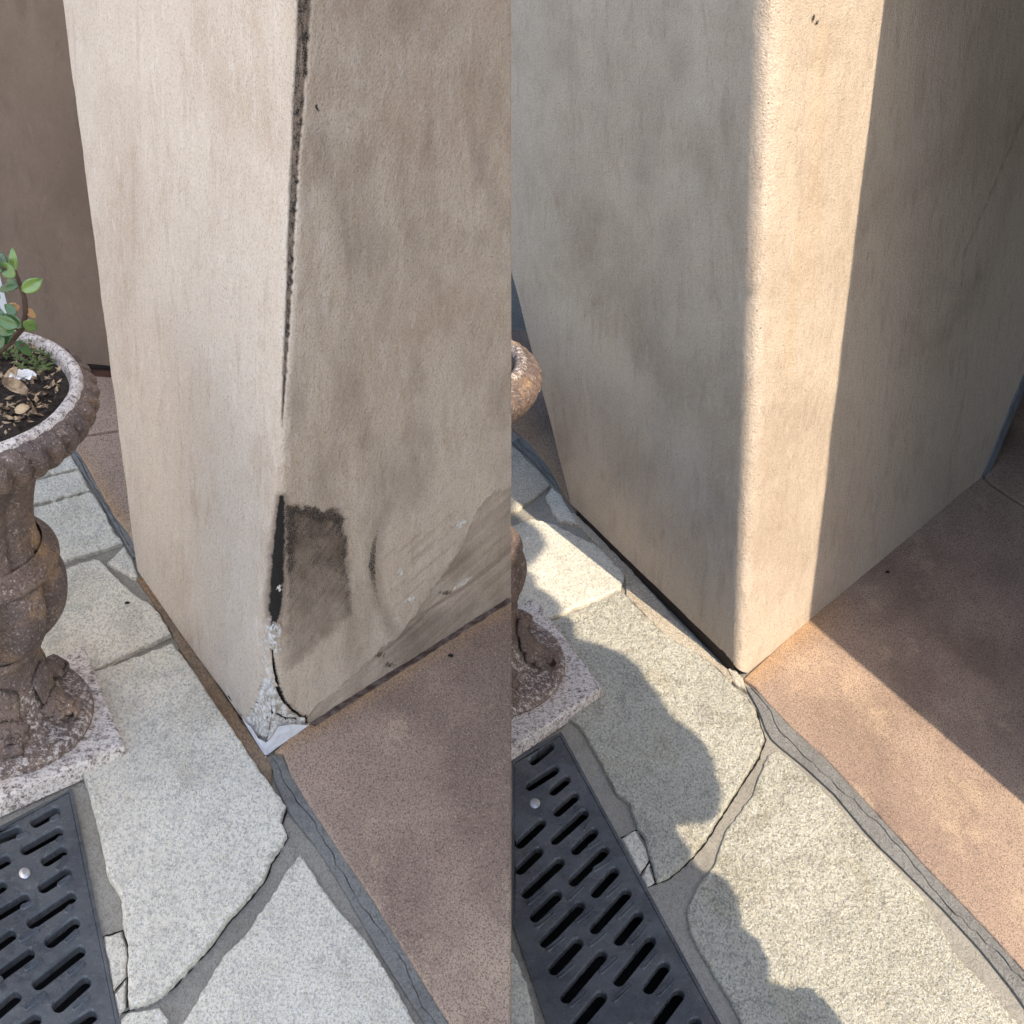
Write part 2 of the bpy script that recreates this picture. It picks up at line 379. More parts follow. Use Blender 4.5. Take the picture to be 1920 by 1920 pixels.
tile_grid('terracotta_slab', [(1395,1276),(1415,1291),(1436,1317),(1482,1366),(1547,1425),(1617,1500),(1669,1556),(1739,1632),(1797,1691),(1850,1746),(1940,1846),(2100,1846),(2100,1080),(1855,912),(1838,896),(1600,1080)], 0, M['terracotta'], pave_R, .006, [(1390,1272),(1515,1168),(1560,1130)], 45, 4)
tile_grid('terracotta_slab', [(1858,908),(2100,1070),(2100,500),(1900,600),(1846,895)], 0, M['terracotta'], pave_R, .004, [(0,0),(1,0)], 3, 5)
tile_grid('terracotta_slab', [(900,620),(1100,620),(1120,950),(1080,960),(1048,915),(1030,880),(975,818),(900,740)], 0, M['terracotta'], pave_R, .004, [(975,790),(1060,930)], 50, 6)

# mortar joints
def strip(name, left, right, z, mat, parent, proud, seed=0, jag=1.5):
    if mat is not M['mortar_grey']:
        return slab(name, left+right[::-1], z, mat, parent, .02, proud, .002, 7, jag, seed)
    # a hairline crack wanders down the joint: build its two halves apart
    n = 40; rr = random.Random(seed); L = np.array(left, float); Rr = np.array(right, float)
    def res(P):
        d = np.r_[0, np.cumsum(np.hypot(*np.diff(P, axis=0).T))]; q = np.linspace(0, d[-1], n); return np.c_[np.interp(q, d, P[:, 0]), np.interp(q, d, P[:, 1])]
    a_, b_ = res(L), res(Rr); wv = b_-a_; wv = wv/(np.linalg.norm(wv, axis=1)[:, None]+1e-6); a_ = a_-wv*0.; b_ = b_+wv*3.; f = np.array([.55+.18*math.sin(k*.35+seed)+rr.uniform(-.1, .1) for k in range(n)])[:, None]
    mid = a_+(b_-a_)*f; gp = np.array([rr.uniform(.2, 1.1) for _ in range(n)])[:, None]*np.array([[.8, -.6]])
    slab(name, [tuple(p) for p in a_]+[tuple(p) for p in (mid-gp)[::-1]], z, mat, parent, .012, proud+.0015, .0006, 40, .3, seed)
    return slab(name, [tuple(p) for p in mid+gp]+[tuple(p) for p in b_[::-1]], z, mat, parent, .012, proud+.002, .0006, 40, .3, seed+1)
strip('mortar_joint', [(500,1424),(511,1437),(514,1462),(537,1516),(555,1542),(598,1594),(648,1676),(706,1778),(812,1945)], [(527,1420),(543,1459),(584,1523),(645,1617),(689,1681),(761,1797),(851,1945)], H, M['mortar_grey'], pave_L, .001, 11)
strip('mortar_joint', [(118,826),(140,866),(180,923),(204,970),(230,1013),(250,1046)], [(128,826),(150,862),(211,968),(239,1004),(253,1032),(256,1045)], H, M['mortar_grey'], pave_L, .001, 12, .8)
strip('mortar_joint', [(255,1084),(275,1112),(302,1153),(325,1194),(355,1250),(410,1336),(430,1361),(482,1446),(508,1472)], [(272,1084),(290,1108),(330,1168),(378,1239),(445,1338),(478,1388),(505,1424),(512,1440)], H, M['rust'], pave_L, .003, 13)
strip('mortar_joint', [(1398,1288),(1424,1334),(1440,1380),(1456,1396),(1506,1436),(1564,1489),(1622,1559),(1646,1585),(1695,1632),(1768,1705),(1838,1781),(1899,1857),(1960,1945)], [(1408,1290),(1434,1318),(1480,1367),(1545,1426),(1615,1501),(1667,1557),(1737,1633),(1795,1692),(1848,1747),(1945,1855)], 0, M['mortar_grey'], pave_R, .001, 14)
strip('mortar_joint', [(960,830),(997,863),(1042,913)], [(975,820),(1030,882),(1050,918)], 0, M['mortar_grey'], pave_R, .001, 15, .8)
strip('mortar_joint', [(1046,976),(1086,988),(1122,1024),(1172,1082),(1174,1118),(1247,1194),(1312,1230),(1352,1262),(1366,1280)], [(1074,962),(1092,978),(1136,1020),(1186,1072),(1216,1106),(1268,1164),(1334,1232),(1366,1258),(1384,1274)], 0, M['ochre_edge'], pave_R, .004, 16)

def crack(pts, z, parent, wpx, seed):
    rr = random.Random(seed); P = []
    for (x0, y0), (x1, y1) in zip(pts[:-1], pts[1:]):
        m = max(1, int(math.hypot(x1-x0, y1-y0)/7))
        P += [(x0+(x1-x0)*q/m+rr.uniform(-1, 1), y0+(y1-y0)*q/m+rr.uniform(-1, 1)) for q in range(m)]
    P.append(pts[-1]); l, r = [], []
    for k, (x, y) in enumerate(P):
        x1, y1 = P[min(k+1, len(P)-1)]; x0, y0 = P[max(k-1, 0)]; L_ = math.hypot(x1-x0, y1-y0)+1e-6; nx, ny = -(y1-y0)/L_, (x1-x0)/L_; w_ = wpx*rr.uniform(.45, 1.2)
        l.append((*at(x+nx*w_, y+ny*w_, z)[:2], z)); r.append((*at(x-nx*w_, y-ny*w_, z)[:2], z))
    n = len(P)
    return mesh_obj('gap_shade_strip', l+r, [(k, k+1, n+k+1, n+k) for k in range(n-1)], M['channel'], parent)  # flat dark strip stands in for the shade in the gap beside the stone
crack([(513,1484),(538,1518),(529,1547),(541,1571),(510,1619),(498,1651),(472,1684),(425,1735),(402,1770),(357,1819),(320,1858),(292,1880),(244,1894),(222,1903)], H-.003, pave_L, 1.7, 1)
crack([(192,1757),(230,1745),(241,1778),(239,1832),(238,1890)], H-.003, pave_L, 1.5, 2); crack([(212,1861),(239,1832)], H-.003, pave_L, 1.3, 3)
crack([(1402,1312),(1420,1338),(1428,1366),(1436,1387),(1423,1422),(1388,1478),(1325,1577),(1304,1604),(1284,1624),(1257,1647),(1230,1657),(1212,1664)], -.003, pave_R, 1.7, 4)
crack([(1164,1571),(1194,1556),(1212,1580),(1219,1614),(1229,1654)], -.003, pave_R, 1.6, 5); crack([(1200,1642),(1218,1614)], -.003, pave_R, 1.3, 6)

# ------------------------------------------------------------------ drain grates
def capsule(a, b, wpx, n=7, grow=0.):
    (x0, y0), (x1, y1) = a, b; ang = math.atan2(y1-y0, x1-x0); r = wpx/2+grow
    p = [(x1+r*math.cos(ang+t), y1+r*math.sin(ang+t)) for t in np.linspace(-math.pi/2, math.pi/2, n)]
    p += [(x0+r*math.cos(ang+t), y0+r*math.sin(ang+t)) for t in np.linspace(math.pi/2, 1.5*math.pi, n)]
    return p
def make_grate(outline, z, slots, ribs, screws, label, inner):
    T = empty('drain_grate', tuple(at(*outline[0], z)), label, 'drain grate')
    bm = bmesh.new(); es = []; rings = []
    def add_loop(pts, zz): return [bm.verts.new(tuple(at(x, y, z)[:2])+(zz,)) for x, y in pts]
    def edges(v): return [bm.edges.new((v[k], v[(k+1) % len(v)])) for k in range(len(v))]
    top = z-.001
    o = add_loop(inner, top); es += edges(o); rings.append((o, inner, .014))
    for a, b, wd in slots:
        pts = capsule(a, b, wd, grow=2.2); v = add_loop(pts, top); es += edges(v); rings.append((v, capsule(a, b, wd), None))
    bmesh.ops.triangle_fill(bm, use_beauty=True, edges=es)
    for v, pts, dep in rings:
        n = len(v)
        if dep:
            lo = [bm.verts.new((q.co.x, q.co.y, top-dep)) for q in v]; seq = [v, lo]
        else:
            m = add_loop(pts, top-.0035); lo = add_loop(pts, top-.016); seq = [v, m, lo]
        for A, B in zip(seq[:-1], seq[1:]):
            for k in range(n): bm.faces.new((A[k], A[(k+1) % n], B[(k+1) % n], B[k]))
    bm_obj('slotted_plate', bm, M['grate'], T)
    # edge frame: thin ring between the opening and the plate
    oc = np.array(inner).mean(0)
    ring_o = [(*at(x, y, z)[:2], z+.001) for x, y in outline]
    ring_i = [(*at(oc[0]+(x-oc[0])*1.004, oc[1]+(y-oc[1])*1.004, z)[:2], z+.001) for x, y in inner]
    n = len(outline); vv = ring_o+ring_i+[(x, y, z-.05) for x, y, _ in ring_o]+[(x, y, z-.03) for x, y, _ in ring_i]
    fs = []
    for k in range(n):
        q = (k+1) % n; fs += [(k, q, n+q, n+k), (k, q, 2*n+q, 2*n+k), (n+k, n+q, 3*n+q, 3*n+k)]
    mesh_obj('edge_frame', vv, fs, M['grate'], T)
    vv = [(*at(x, y, z)[:2], z-.02) for x, y in outline]+[(*at(x, y, z)[:2], z-.12) for x, y in outline]
    mesh_obj('channel', vv, [tuple(range(n, 2*n))]+[(k, (k+1) % n, n+(k+1) % n, n+k) for k in range(n)], M['channel'], T)
    for a, b, wd in ribs:                                   # pressed ribs beside the slots
        v = []; f = []
        for q, (g, dz) in enumerate(((0, -.0008), (-wd*.14, .0042), (-wd*.36, .0002))):
            v += [tuple(at(x, y, z)[:2])+(top+dz,) for x, y in capsule(a, b, wd, 5, g)]
        m = 10
        for q in (0, 1):
            f += [(q*m+k, q*m+(k+1) % m, (q+1)*m+(k+1) % m, (q+1)*m+k) for k in range(m)]
        f.append(tuple(range(2*m, 3*m)))
        mesh_obj('pressed_rib', v, f, M['grate'], T, True)
    for (x, y, r) in screws:
        v = []; f = []; m = 16
        for rr, dz in ((1.55, -.0008), (1.3, .0006), (1.05, -.0015), (1., .001), (.72, .0035), (.3, .0042)):
            v += [tuple(at(x+r*rr*math.cos(t), y+r*rr*.95*math.sin(t), z)[:2])+(top+dz,) for t in np.linspace(0, 2*math.pi, m, endpoint=False)]
        for q in range(2): f += [(q*m+k, q*m+(k+1) % m, (q+1)*m+(k+1) % m, (q+1)*m+k) for k in range(m)]
        mesh_obj('screw_recess', v, f, M['grate'], T, True)
        f = []
        for q in (3, 4): f += [(q*m+k, q*m+(k+1) % m, (q+1)*m+(k+1) % m, (q+1)*m+k) for k in range(m)]
        f.append(tuple(range(5*m, 6*m)))
        mesh_obj('screw', v, f, M['screw'], T, True)
    return T
zl = lambda x, y: (x/3.096, 1300+y/3.096)
zr = lambda x, y: (960+x/4, 1440+y/4)
SL = [((205,745),(320,680)),((-60,860),(102,795)),((148,903),(338,797)),((268,968),(362,908)),((-50,1010),(35,962)),((252,1122),(383,1037)),((-50,1150),(10,1113)),((-70,1315),(142,1187)),((188,1327),(412,1178)),((293,1438),(432,1328)),((-70,1495),(62,1397)),((222,1682),(462,1492)),((-50,1665),(168,1507)),((338,1812),(492,1673)),((-50,1875),(87,1757)),((430,1932),(528,1867)),((110,1955),(203,1887)),((-60,1700),(-20,1670))]
def wl_(y): return 17.+(y-1480)/440*7.
slots_L = [(zl(*a), zl(*b), wl_(zl(*b)[1])) for a, b in SL]
RL = [((105,838),(155,815)),((333,862),(352,842)),((130,1243),(200,1213)),((335,1020),(375,958)),((120,1432),(215,1372)),((385,1265),(410,1240)),((385,1440),(445,1385)),((150,1600),(235,1548)),((400,1630),(480,1570)),((150,1830),(260,1745)),((430,1830),(505,1765)),((0,1720),(15,1695)),((300,735),(335,715)),((345,1110),(405,1068))]
ribs_L = [(zl(*a), zl(*b), 9) for a, b in RL]
inner_L = [(129, 1486), (217, 1920), (236, 2012), (-318, 2140), (-180, 1657)]
make_grate(grate_L, H, slots_L, ribs_L, [(46, 1637, 11)], 'charcoal slotted drain grate beneath the urn left of the chipped pillar', inner_L)
SRr = [((135,130),(320,10)),((310,165),(405,85)),((342,323),(468,212)),((60,560),(218,412)),((322,533),(538,342)),((477,608),(608,482)),((60,755),(193,627)),((462,843),(688,622)),((107,933),(353,707)),((627,928),(763,777)),((172,1108),(333,952)),((622,1198),(853,942)),((247,1298),(503,1037)),((802,1283),(943,1112)),((317,1503),(488,1312)),((802,1588),(1033,1302)),((407,1713),(668,1407)),((1027,1643),(1138,1492)),((482,1928),(663,1717)),((1092,1908),(1243,1702)),((158,-60),(285,-165)),((1330,2050),(1370,1915)),((770,2100),(900,1960))]
def wr_(y): return 15.5+(y-1440)/480*8.5
slots_R = [(zr(*a), zr(*b), wr_(zr(*b)[1])) for a, b in SRr]
RRr = [((125,1010),(235,915)),((190,1185),(300,1090)),((270,1360),(380,1270)),((355,1560),(460,1465)),((430,980),(525,885)),((490,1145),(605,1050)),((590,1325),(690,1240)),((670,1530),(785,1425)),((770,1740),(880,1635)),((620,760),(730,690)),((715,950),(820,855)),((800,1120),(900,1020)),((900,1310),(995,1200)),((985,1490),(1085,1380)),((1100,1700),(1205,1590)),((540,455),(565,400)),((580,590),(650,545)),((440,1780),(550,1680)),((470,330),(490,310))]
ribs_R = [(zr(*a), zr(*b), 9.5) for a, b in RRr if math.hypot(a[0]-b[0], a[1]-b[1]) < 170]
inner_R = [(1050, 1380), (1344, 1920), (1396, 2012), (1060, 2012), (1027, 1905), (965, 1720), (965, 1432)]
make_grate(grate_R, 0, slots_R, ribs_R, [(1003, 1506, 10)], 'charcoal slotted drain grate in the shaded paving by the sunlit pillar', inner_R)

# ------------------------------------------------------------------ the two plastered pillars
def grid_mesh(name, P, mat, parent, attrs):
    """P: rows x cols x 3"""
    r, c = P.shape[:2]; me = bpy.data.meshes.new(name)
    me.vertices.add(r*c); me.vertices.foreach_set('co', P.reshape(-1).astype(np.float32))
    i = (np.arange(r-1)[:, None]*c+np.arange(c-1)[None, :]).reshape(-1)
    q = np.stack([i, i+1, i+c+1, i+c], 1).astype(np.int32); nf = len(q)
    me.loops.add(nf*4); me.loops.foreach_set('vertex_index', q.reshape(-1))
    me.polygons.add(nf); me.polygons.foreach_set('loop_start', np.arange(nf, dtype=np.int32)*4)
    me.polygons.foreach_set('use_smooth', np.ones(nf, bool)); me.update(calc_edges=True)
    for k, v in attrs.items():
        a = me.attributes.new(k, 'FLOAT', 'POINT'); a.data.foreach_set('value', v.reshape(-1).astype(np.float32))
    me.materials.append(mat)
    return link(bpy.data.objects.new(name, me), parent)

def wall_frame(tip, tip_top, left, left_top, right, right_top, z):
    P0 = at(*tip, z); PT = on_y(*tip_top, P0[1])
    BL = at(*left, z); BR = at(*right, z)
    nl = np.cross(PT-P0, BL-P0); nl /= np.linalg.norm(nl)
    nr = np.cross(BR-P0, PT-P0); nr /= np.linalg.norm(nr)
    TL = on_plane(*left_top, P0, nl); TR = on_plane(*right_top, P0, nr)
    if nl[1] > 0: nl = -nl
    if nr[1] > 0: nr = -nr
    return P0, PT, BL, TL, BR, TR, nl, nr
def rows_param(n_f, n_t, f=.86):
    return np.r_[np.linspace(0, f, n_f, endpoint=False), np.linspace(f, 1, n_t)]
def wall_skin(fr, ncl, ncr, nrows, rad, lift):
    """left face, rounded corner, right face as one sheet; lift(t) raises the lower edge of the left face"""
    P0, PT, BL, TL, BR, TR, nl, nr = fr
    t = rows_param(nrows, 20)
    wl = np.linalg.norm(BL-P0); wr = np.linalg.norm(BR-P0); d = rad
    cols = [('L', s) for s in np.linspace(1, d/wl, ncl)]+[('C', s) for s in np.linspace(0, 1, 26)[1:-1]]+[('R', s) for s in np.linspace(d/wr, 1, ncr)]
    base, top = [], []
    for side, s in cols:
        for (a, b, c, out) in ((P0, BL, BR, base), (PT, TL, TR, top)):
            if side == 'L': out.append(a+(b-a)*s)
            elif side == 'R': out.append(a+(c-a)*s)
            else:
                A = a+(b-a)*(d/wl); B = a+(c-a)*(d/wr)
                out.append((1-s)**2*A+2*s*(1-s)*a+s*s*B)
    base = np.array(base); top = np.array(top)
    for k, (side, s) in enumerate(cols):
        if side != 'R':
            base[k] = base[k]+(top[k]-base[k])*lift*(1 if side == 'L' else (1-s))
        else: base[k] = base[k]+(top[k]-base[k])*.0012
    P = base[None]+(top-base)[None]*t[:, None, None]
    isR = np.array([{'L': 0., 'C': s, 'R': 1.}[sd] for sd, s in cols])
    N = nl[None]*(1-isR[:, None])+nr[None]*isR[:, None]; N /= np.linalg.norm(N, axis=1)[:, None]
    return P, np.broadcast_to(N[None], P.shape), np.broadcast_to(isR[None], P.shape[:2])

# --- pillar with the split corner (upper terrace)
frL = wall_frame((498,1416), (567.5,-50), (258,1076), (111,-50), (959.3,1124), (959.3,-50), H)
P, N, R = wall_skin(frL, 90, 190, 440, .028, .0055)
px, py = proj(P)
rag = fbm(px/9, py/9, 4)-.5; rag2 = fbm(px/3.2, py/3.2, 3)-.5; big = fbm(px/70, py/70)-.5
disp = .004*big+.0016*(fbm(px/26, py/60)-.5)
smudge_crack_dark = np.zeros(px.shape); bare = np.zeros(px.shape); grime_tone = np.zeros(px.shape); ochre = np.zeros(px.shape)
def widthf(al, ws): return np.interp(al, np.linspace(0, 1, len(ws)), ws)
# long split down the arris
ln = [(577,-120),(572,0),(566,100),(560,190),(555,280),(550,360),(546,440),(543,520),(539,600),(535,680),(531,745),(529,800)]
d, al = pl_dist(px, py, ln); wd = widthf(al, [17,15,13,11.5,10,8.5,7.5,6.5,5.5,4.4,2.8,.6])+rag*9*np.clip(px-widthf(py/745, [572,531]), -2, 6)/6
m = sstep(1.5, -1.5, d-wd); disp -= .0035*m; smudge_crack_dark = np.maximum(smudge_crack_dark, m*(.52+.8*rag)); grime_tone = np.maximum(grime_tone, m*.95)
d2, _ = pl_dist(px, py, [(x-7, y) for x, y in ln[:6]]); grime_tone = np.maximum(grime_tone, sstep(6, 1, d2)*.6)
# lower split: black painted in for the shade of a deep gap
ln = [(529,934),(526,985),(522,1040),(519,1104),(515,1150),(514,1172)]
d, al = pl_dist(px, py, ln); wd = widthf(al, [5,10,13,13,11,5])+rag*6
m = sstep(5., -5., d-wd); disp -= .004*sstep(5, -6, d-wd); smudge_crack_dark = np.maximum(smudge_crack_dark, m*1.05); grime_tone = np.maximum(grime_tone, sstep(14, 0, d-wd)*.8)
pgc = [(508,1168),(520,1166),(530,1178),(527,1192),(517,1198),(524,1208),(528,1222),(516,1228),(506,1212),(503,1190)]
sc_ = sd_poly(px, py, pgc)+rag2*14+rag*6; mm = sstep(2.5, -2, sc_); bare = np.maximum(bare, mm*(.6+.9*rag2)); smudge_crack_dark *= 1-mm*.9; disp += mm*(.004+.012*rag2)
q = np.hypot((px-523)/1.0, py-1104)+rag2*12+rag*6; mm = sstep(8, 3, q); bare = np.maximum(bare, mm*.7); smudge_crack_dark *= 1-mm*.7
# smudged patch beside it
pg = [(534,942),(560,948),(592,950),(604,960),(630,950),(645,972),(651,1020),(656,1085),(668,1155),(632,1182),(585,1225),(536,1262)]
s = sd_poly(px, py, pg)+rag*16
streak = fbm((px+py*.75)/5, (px-py)/60, 3)
fall = np.clip(1-(py-960)/300, .12, 1)
m = sstep(8, -10, s)*(.16+.42*fall*fbm(px/22, py/22)+.28*sstep(-26, -4, s)*fall+.16*(streak-.5))
smudge_crack_dark = np.maximum(smudge_crack_dark, np.clip(m*1.25, 0, .62)); grime_tone = np.maximum(grime_tone, sstep(16, -14, s)*np.clip(.55+.5*fall+.14*(streak-.5)+.5*(fbm(px/30, py/30)-.5), 0, 1))
# crescent trowel mark
d, al = pl_dist(px, py, [(727,945),(708,985),(699,1030),(697,1065),(702,1100),(712,1135),(726,1165),(738,1186)])
m = sstep(1, -5, d-widthf(al, [1,4,8,9,7,5,3,1])-rag*5); smudge_crack_dark = np.maximum(smudge_crack_dark, m*widthf(al, [.2,.42,.6,.66,.5,.4,.35,.2])); grime_tone = np.maximum(grime_tone, sstep(34, 0, d+rag*14)*.5)
d, al = pl_dist(px, py, [(640,1120),(690,1180),(650,1185)]); grime_tone = np.maximum(grime_tone, sstep(26, 0, d)*.35)
# overlapping grey skim towards the foot
curve = [(1010,860),(965,905),(925,925),(895,958),(866,1025),(817,1098),(773,1159),(744,1194),(691,1241),(653,1276),(586,1331),(560,1362)]
fx = np.array([c[0] for c in curve])[::-1]; fy = np.array([c[1] for c in curve])[::-1]
below = (py-np.interp(px, fx, fy)+rag*8)*(px > 560)
lower = sstep(0, 5, below)*(px > 575)
smear = fbm((px*.66+py*.75)/5.5, (px*.75-py*.66)/90, 4)
grime_tone = np.maximum(grime_tone, lower*np.clip(.58+.7*big+.5*(smear-.5), .25, 1)); disp -= .0018*lower
field = sstep(640, 760, px)*sstep(880, 1010, py)*(1-lower); grime_tone = np.maximum(grime_tone, field*np.clip(.10+1.1*(smear-.45), 0, .40))
edge = np.exp(-(below/4)**2)*(px > 590); grime_tone = np.maximum(grime_tone, edge*.75*np.clip(.5+rag*2, 0, 1))
d, _ = pl_dist(px, py, [(960,1035),(900,1085),(860,1112),(800,1150),(770,1168)]); grime_tone = np.maximum(grime_tone, sstep(9, 0, d)*.75); disp -= .002*sstep(6, 0, d)
d, _ = pl_dist(px, py, [(955,990),(925,1025),(912,1060)]); grime_tone = np.maximum(grime_tone, sstep(7, 0, d)*.6)
for cx, cy, a, b in ((862,983,20,7),(752,1075,12,9),(768,1124,14,10),(872,1092,26,4)):
    u = (px-cx)*.8-(py-cy)*.6; v = (px-cx)*.6+(py-cy)*.8
    m = sstep(1.2, .5, np.hypot(u/a, v/b)+rag*1.4); bare = np.maximum(bare, m*.62); grime_tone *= 1-m
for cx, cy, a, b in ((713,1229,13,9),(733,1248,12,8),(838,1112,14,6)):
    m = sstep(1.2, .4, np.hypot((px-cx)/a, (py-cy)/b)+rag2*2.2); smudge_crack_dark = np.maximum(smudge_crack_dark, m*.62)
d, _ = pl_dist(px, py, [(585,195),(590,192),(594,203),(598,208)]); smudge_crack_dark = np.maximum(smudge_crack_dark, sstep(3.2, .5, d+rag*3)*.9)
# broken corner: crumbled render, bare backing, dark cracks
pg = [(487,1272),(505,1278),(525,1290),(534,1312),(540,1332),(556,1345),(573,1348),(576,1362),(520,1366),(497,1400),(484,1392),(468,1365),(458,1346),(470,1330),(478,1310)]
s = sd_poly(px, py, pg)+rag*13; m = sstep(3, -4, s)
step = np.floor(fbm(px/11, py/16)*5)/5; disp -= .010*m-.009*m*step-.003*m*rag2; bare = np.maximum(bare, m*(.85+.8*rag)); smudge_crack_dark *= 1-m
smudge_crack_dark = np.maximum(smudge_crack_dark, m*sstep(.05, .0, np.abs((fbm(px/11, py/16)*5) % 1-.5)-.40)*.0)
for thr in (.42, .52, .6):
    smudge_crack_dark = np.maximum(smudge_crack_dark, m*sstep(.034, .010, np.abs(fbm(px/12+3, py/20, 3)-thr))*.95)
rim = sstep(9, 0, np.abs(s+2))
pg2 = [(488,1160),(506,1158),(512,1190),(516,1235),(520,1290),(495,1295),(482,1270),(486,1215)]
s2 = sd_poly(px, py, pg2)+rag*14; m2 = sstep(4, -4, s2); bare = np.maximum(bare, m2*(.40+1.2*np.clip(rag2, -.3, 1))); disp -= .003*m2; disp += m2*.006*rag2
for ln, wd, dep in (([(508,1220),(516,1252),(526,1290),(536,1316),(552,1334),(570,1346)], 4.2, .012), ([(497,1310),(494,1340),(498,1362),(490,1388)], 1.8, .006),
        ([(478,1346),(484,1362),(486,1380)], 1.7, .005), ([(470,1330),(476,1318),(480,1304)], 1.4, .004), ([(508,1316),(513,1340),(505,1372),(492,1394)], 1.8, .006),
        ([(484,1318),(504,1322)], 1.2, .004), ([(485,1345),(506,1340)], 1.2, .004), ([(574,1342),(578,1356)], 4, .006), ([(520,1340),(540,1350),(560,1352)], 2., .005)):
    d, _ = pl_dist(px, py, ln); d = d+rag*4; m = sstep(wd, wd-2.2, d); smudge_crack_dark = np.maximum(smudge_crack_dark, m*1.1); bare *= 1-m; disp -= dep*m
grime_tone = np.maximum(grime_tone, (R < .4)*.38*sstep(240, 20, np.interp(px, [258, 498], [1076, 1416])-py)*fbm(px/25, py/70))
# faint trowel ripples and browned streaks
ochre = np.maximum(ochre, .24*sstep(.3, .9, R)*(.6+.8*fbm(px/90, py/120)))  # right face browned all over: staining plus warm shade put into the colour
ochre = np.maximum(ochre, .25*sstep(40, 0, np.abs(px-(520-.05*(py-900))))*(R < .6)*(py > 560)*fbm(px/30, py/80))
grime_tone = np.maximum(grime_tone, (.13+.5*np.clip(fbm(px/60, py/150)-.45, 0, 1)*2)*sstep(.3, .9, R))
P2 = P+N*disp[..., None]
P2[..., 0] = np.where(R > .5, np.minimum(P2[..., 0], X0), P2[..., 0])
pillarL = empty('plastered_pillar', tuple(frL[0]), 'taupe plastered pillar with a dark split and broken chipped corner', 'pillar')
grid_mesh('render_coat', P2, M['plaster_old'], pillarL, dict(smudge_crack_dark=np.clip(smudge_crack_dark, 0, 1.3), bare=np.clip(bare, 0, 1), grime_tone=np.clip(grime_tone, 0, 1), ochre=ochre))['label'] = 'cracked and stained plaster coat'
def core(name, fr, inset, thick, mat, parent, solid=False, xcap=None):
    P0, PT, BL, TL, BR, TR, nl, nr = fr
    def ring(a, l, r):
        l2 = l-nl*inset; r2 = r-nr*inset; a2 = a-(nl+nr)*inset
        if solid: b = [l2, a2, r2, r2+(l2-a2)]
        else:
            b = [l2, a2, r2, r2-nr*thick, a2-(nl+nr)*thick, l2-nl*thick]
        b = np.array(b)
        if xcap is not None: b[:, 0] = np.minimum(b[:, 0], xcap)
        return b
    lo = ring(P0+(PT-P0)*.0, BL, BR); hi = ring(PT, TL, TR); n = len(lo)
    lo[:, 2] = fr[0][2]+.0
    return mesh_obj(name, np.r_[lo, hi], [tuple(range(n))[::-1], tuple(range(n, 2*n))]+[(k, (k+1) % n, n+(k+1) % n, n+k) for k in range(n)], mat, parent)
core('masonry_core', frL, .03, .09, M['white_paint'], pillarL, xcap=X0)  # unseen back made white to bounce light at the lower pillar
def base_strip(name, a, b, z, h, dep, mat, parent, seed=0, wob=1.):
    """thin metal bead and dark gap-shade strip along the foot of a wall, from a to b (photo points on the ground)"""
    A, B = at(*a, z), at(*b, z); dirv = B-A; nn = np.array([dirv[1], -dirv[0], 0]); nn /= np.linalg.norm(nn)
    if nn[1] > 0: nn = -nn
    A = A+nn*dep; B = B+nn*dep; n = 48; rr = random.Random(seed); v = []; f = []
    for k in range(n+1):
        p = A+(B-A)*k/n; hh = h*(1+wob*rr.uniform(-.35, .35)); o = nn*wob*rr.uniform(-.0011, .0011)
        v += [tuple(p+o), tuple(p+o+[0, 0, hh]), tuple(p-nn*.012+[0, 0, hh]), tuple(p-nn*.012)]
    for k in range(n):
        for q in range(4): f.append((4*k+q, 4*k+(q+1) % 4, 4*k+4+(q+1) % 4, 4*k+4+q))
    f += [(0, 1, 2, 3), (4*n+3, 4*n+2, 4*n+1, 4*n)]
    return mesh_obj(name, v, f, mat, parent)
base_strip('bead_gap_strip', (588,1362), (958,1127), H+.0055, .0030, .0026, M['bead_brown'], pillarL, 3)
base_strip('bead_gap_strip', (262,1080), (476,1389), H, .012, -.004, M['dark_metal'], pillarL, 4)  # dark strip stands in for the shade in the gap below the plaster
# exposed galvanised corner bead at the foot
P0, PT, BL, TL, BR, TR, nl, nr = frL
def face_pt(x, y, right, off=.0025):
    return on_plane(x, y, P0+(nr if right else nl)*off, nr if right else nl)
tipc = P0+(nl+nr)*.003
cb = [tipc, face_pt(579,1360,1), face_pt(548,1358,1), face_pt(522,1362,1), face_pt(510,1382,1), P0+(PT-P0)*.022+(nl+nr)*.002]
cb += [face_pt(484,1384,0), face_pt(470,1362,0), face_pt(455,1350,0)]
c1 = mesh_obj('corner_bead', cb+[p-(nl+nr)*.004 for p in cb], [(0,1,2,3,4,5), (0,5,6,7,8), (0,8,17,9), (0,9,10,1)], M['white_metal'], pillarL)
c1['label'] = 'exposed white galvanised corner bead'

# --- repaired pillar (lower court)
frR = wall_frame((1387,1276), (1455,-200), (1076,966), (778,-200), (1838,899), (2290,-200), 0)
P, N, R = wall_skin(frR, 110, 150, 400, .040, .019)
px, py = proj(P)
rag = fbm(px/9, py/9, 4)-.5; big = fbm(px/80, py/80)-.5
disp = .004*big+.0022*(fbm(px/30, py/55)-.5)
smudge_crack_dark = np.zeros(px.shape); bare = smudge_crack_dark.copy(); grime_tone = smudge_crack_dark.copy(); ochre = smudge_crack_dark.copy()
grime_tone = np.maximum(grime_tone, (R < .5)*.28*np.clip(fbm(px/55+3, py/110)-.42, 0, 1)*2.2)
grime_tone = np.maximum(grime_tone, (R < .5)*.25*sstep(90, 0, np.abs(px-1355+(py-700)*.08))*fbm(px/30, py/90))
fresh = sstep(620, 860, py)*(R > .4)
d, _ = pl_dist(px, py, [(1543,60),(1530,300),(1515,560)]); ochre = np.maximum(ochre, sstep(30, 0, d+rag*30)*.30); disp += .0015*sstep(10, 0, d+rag*12)
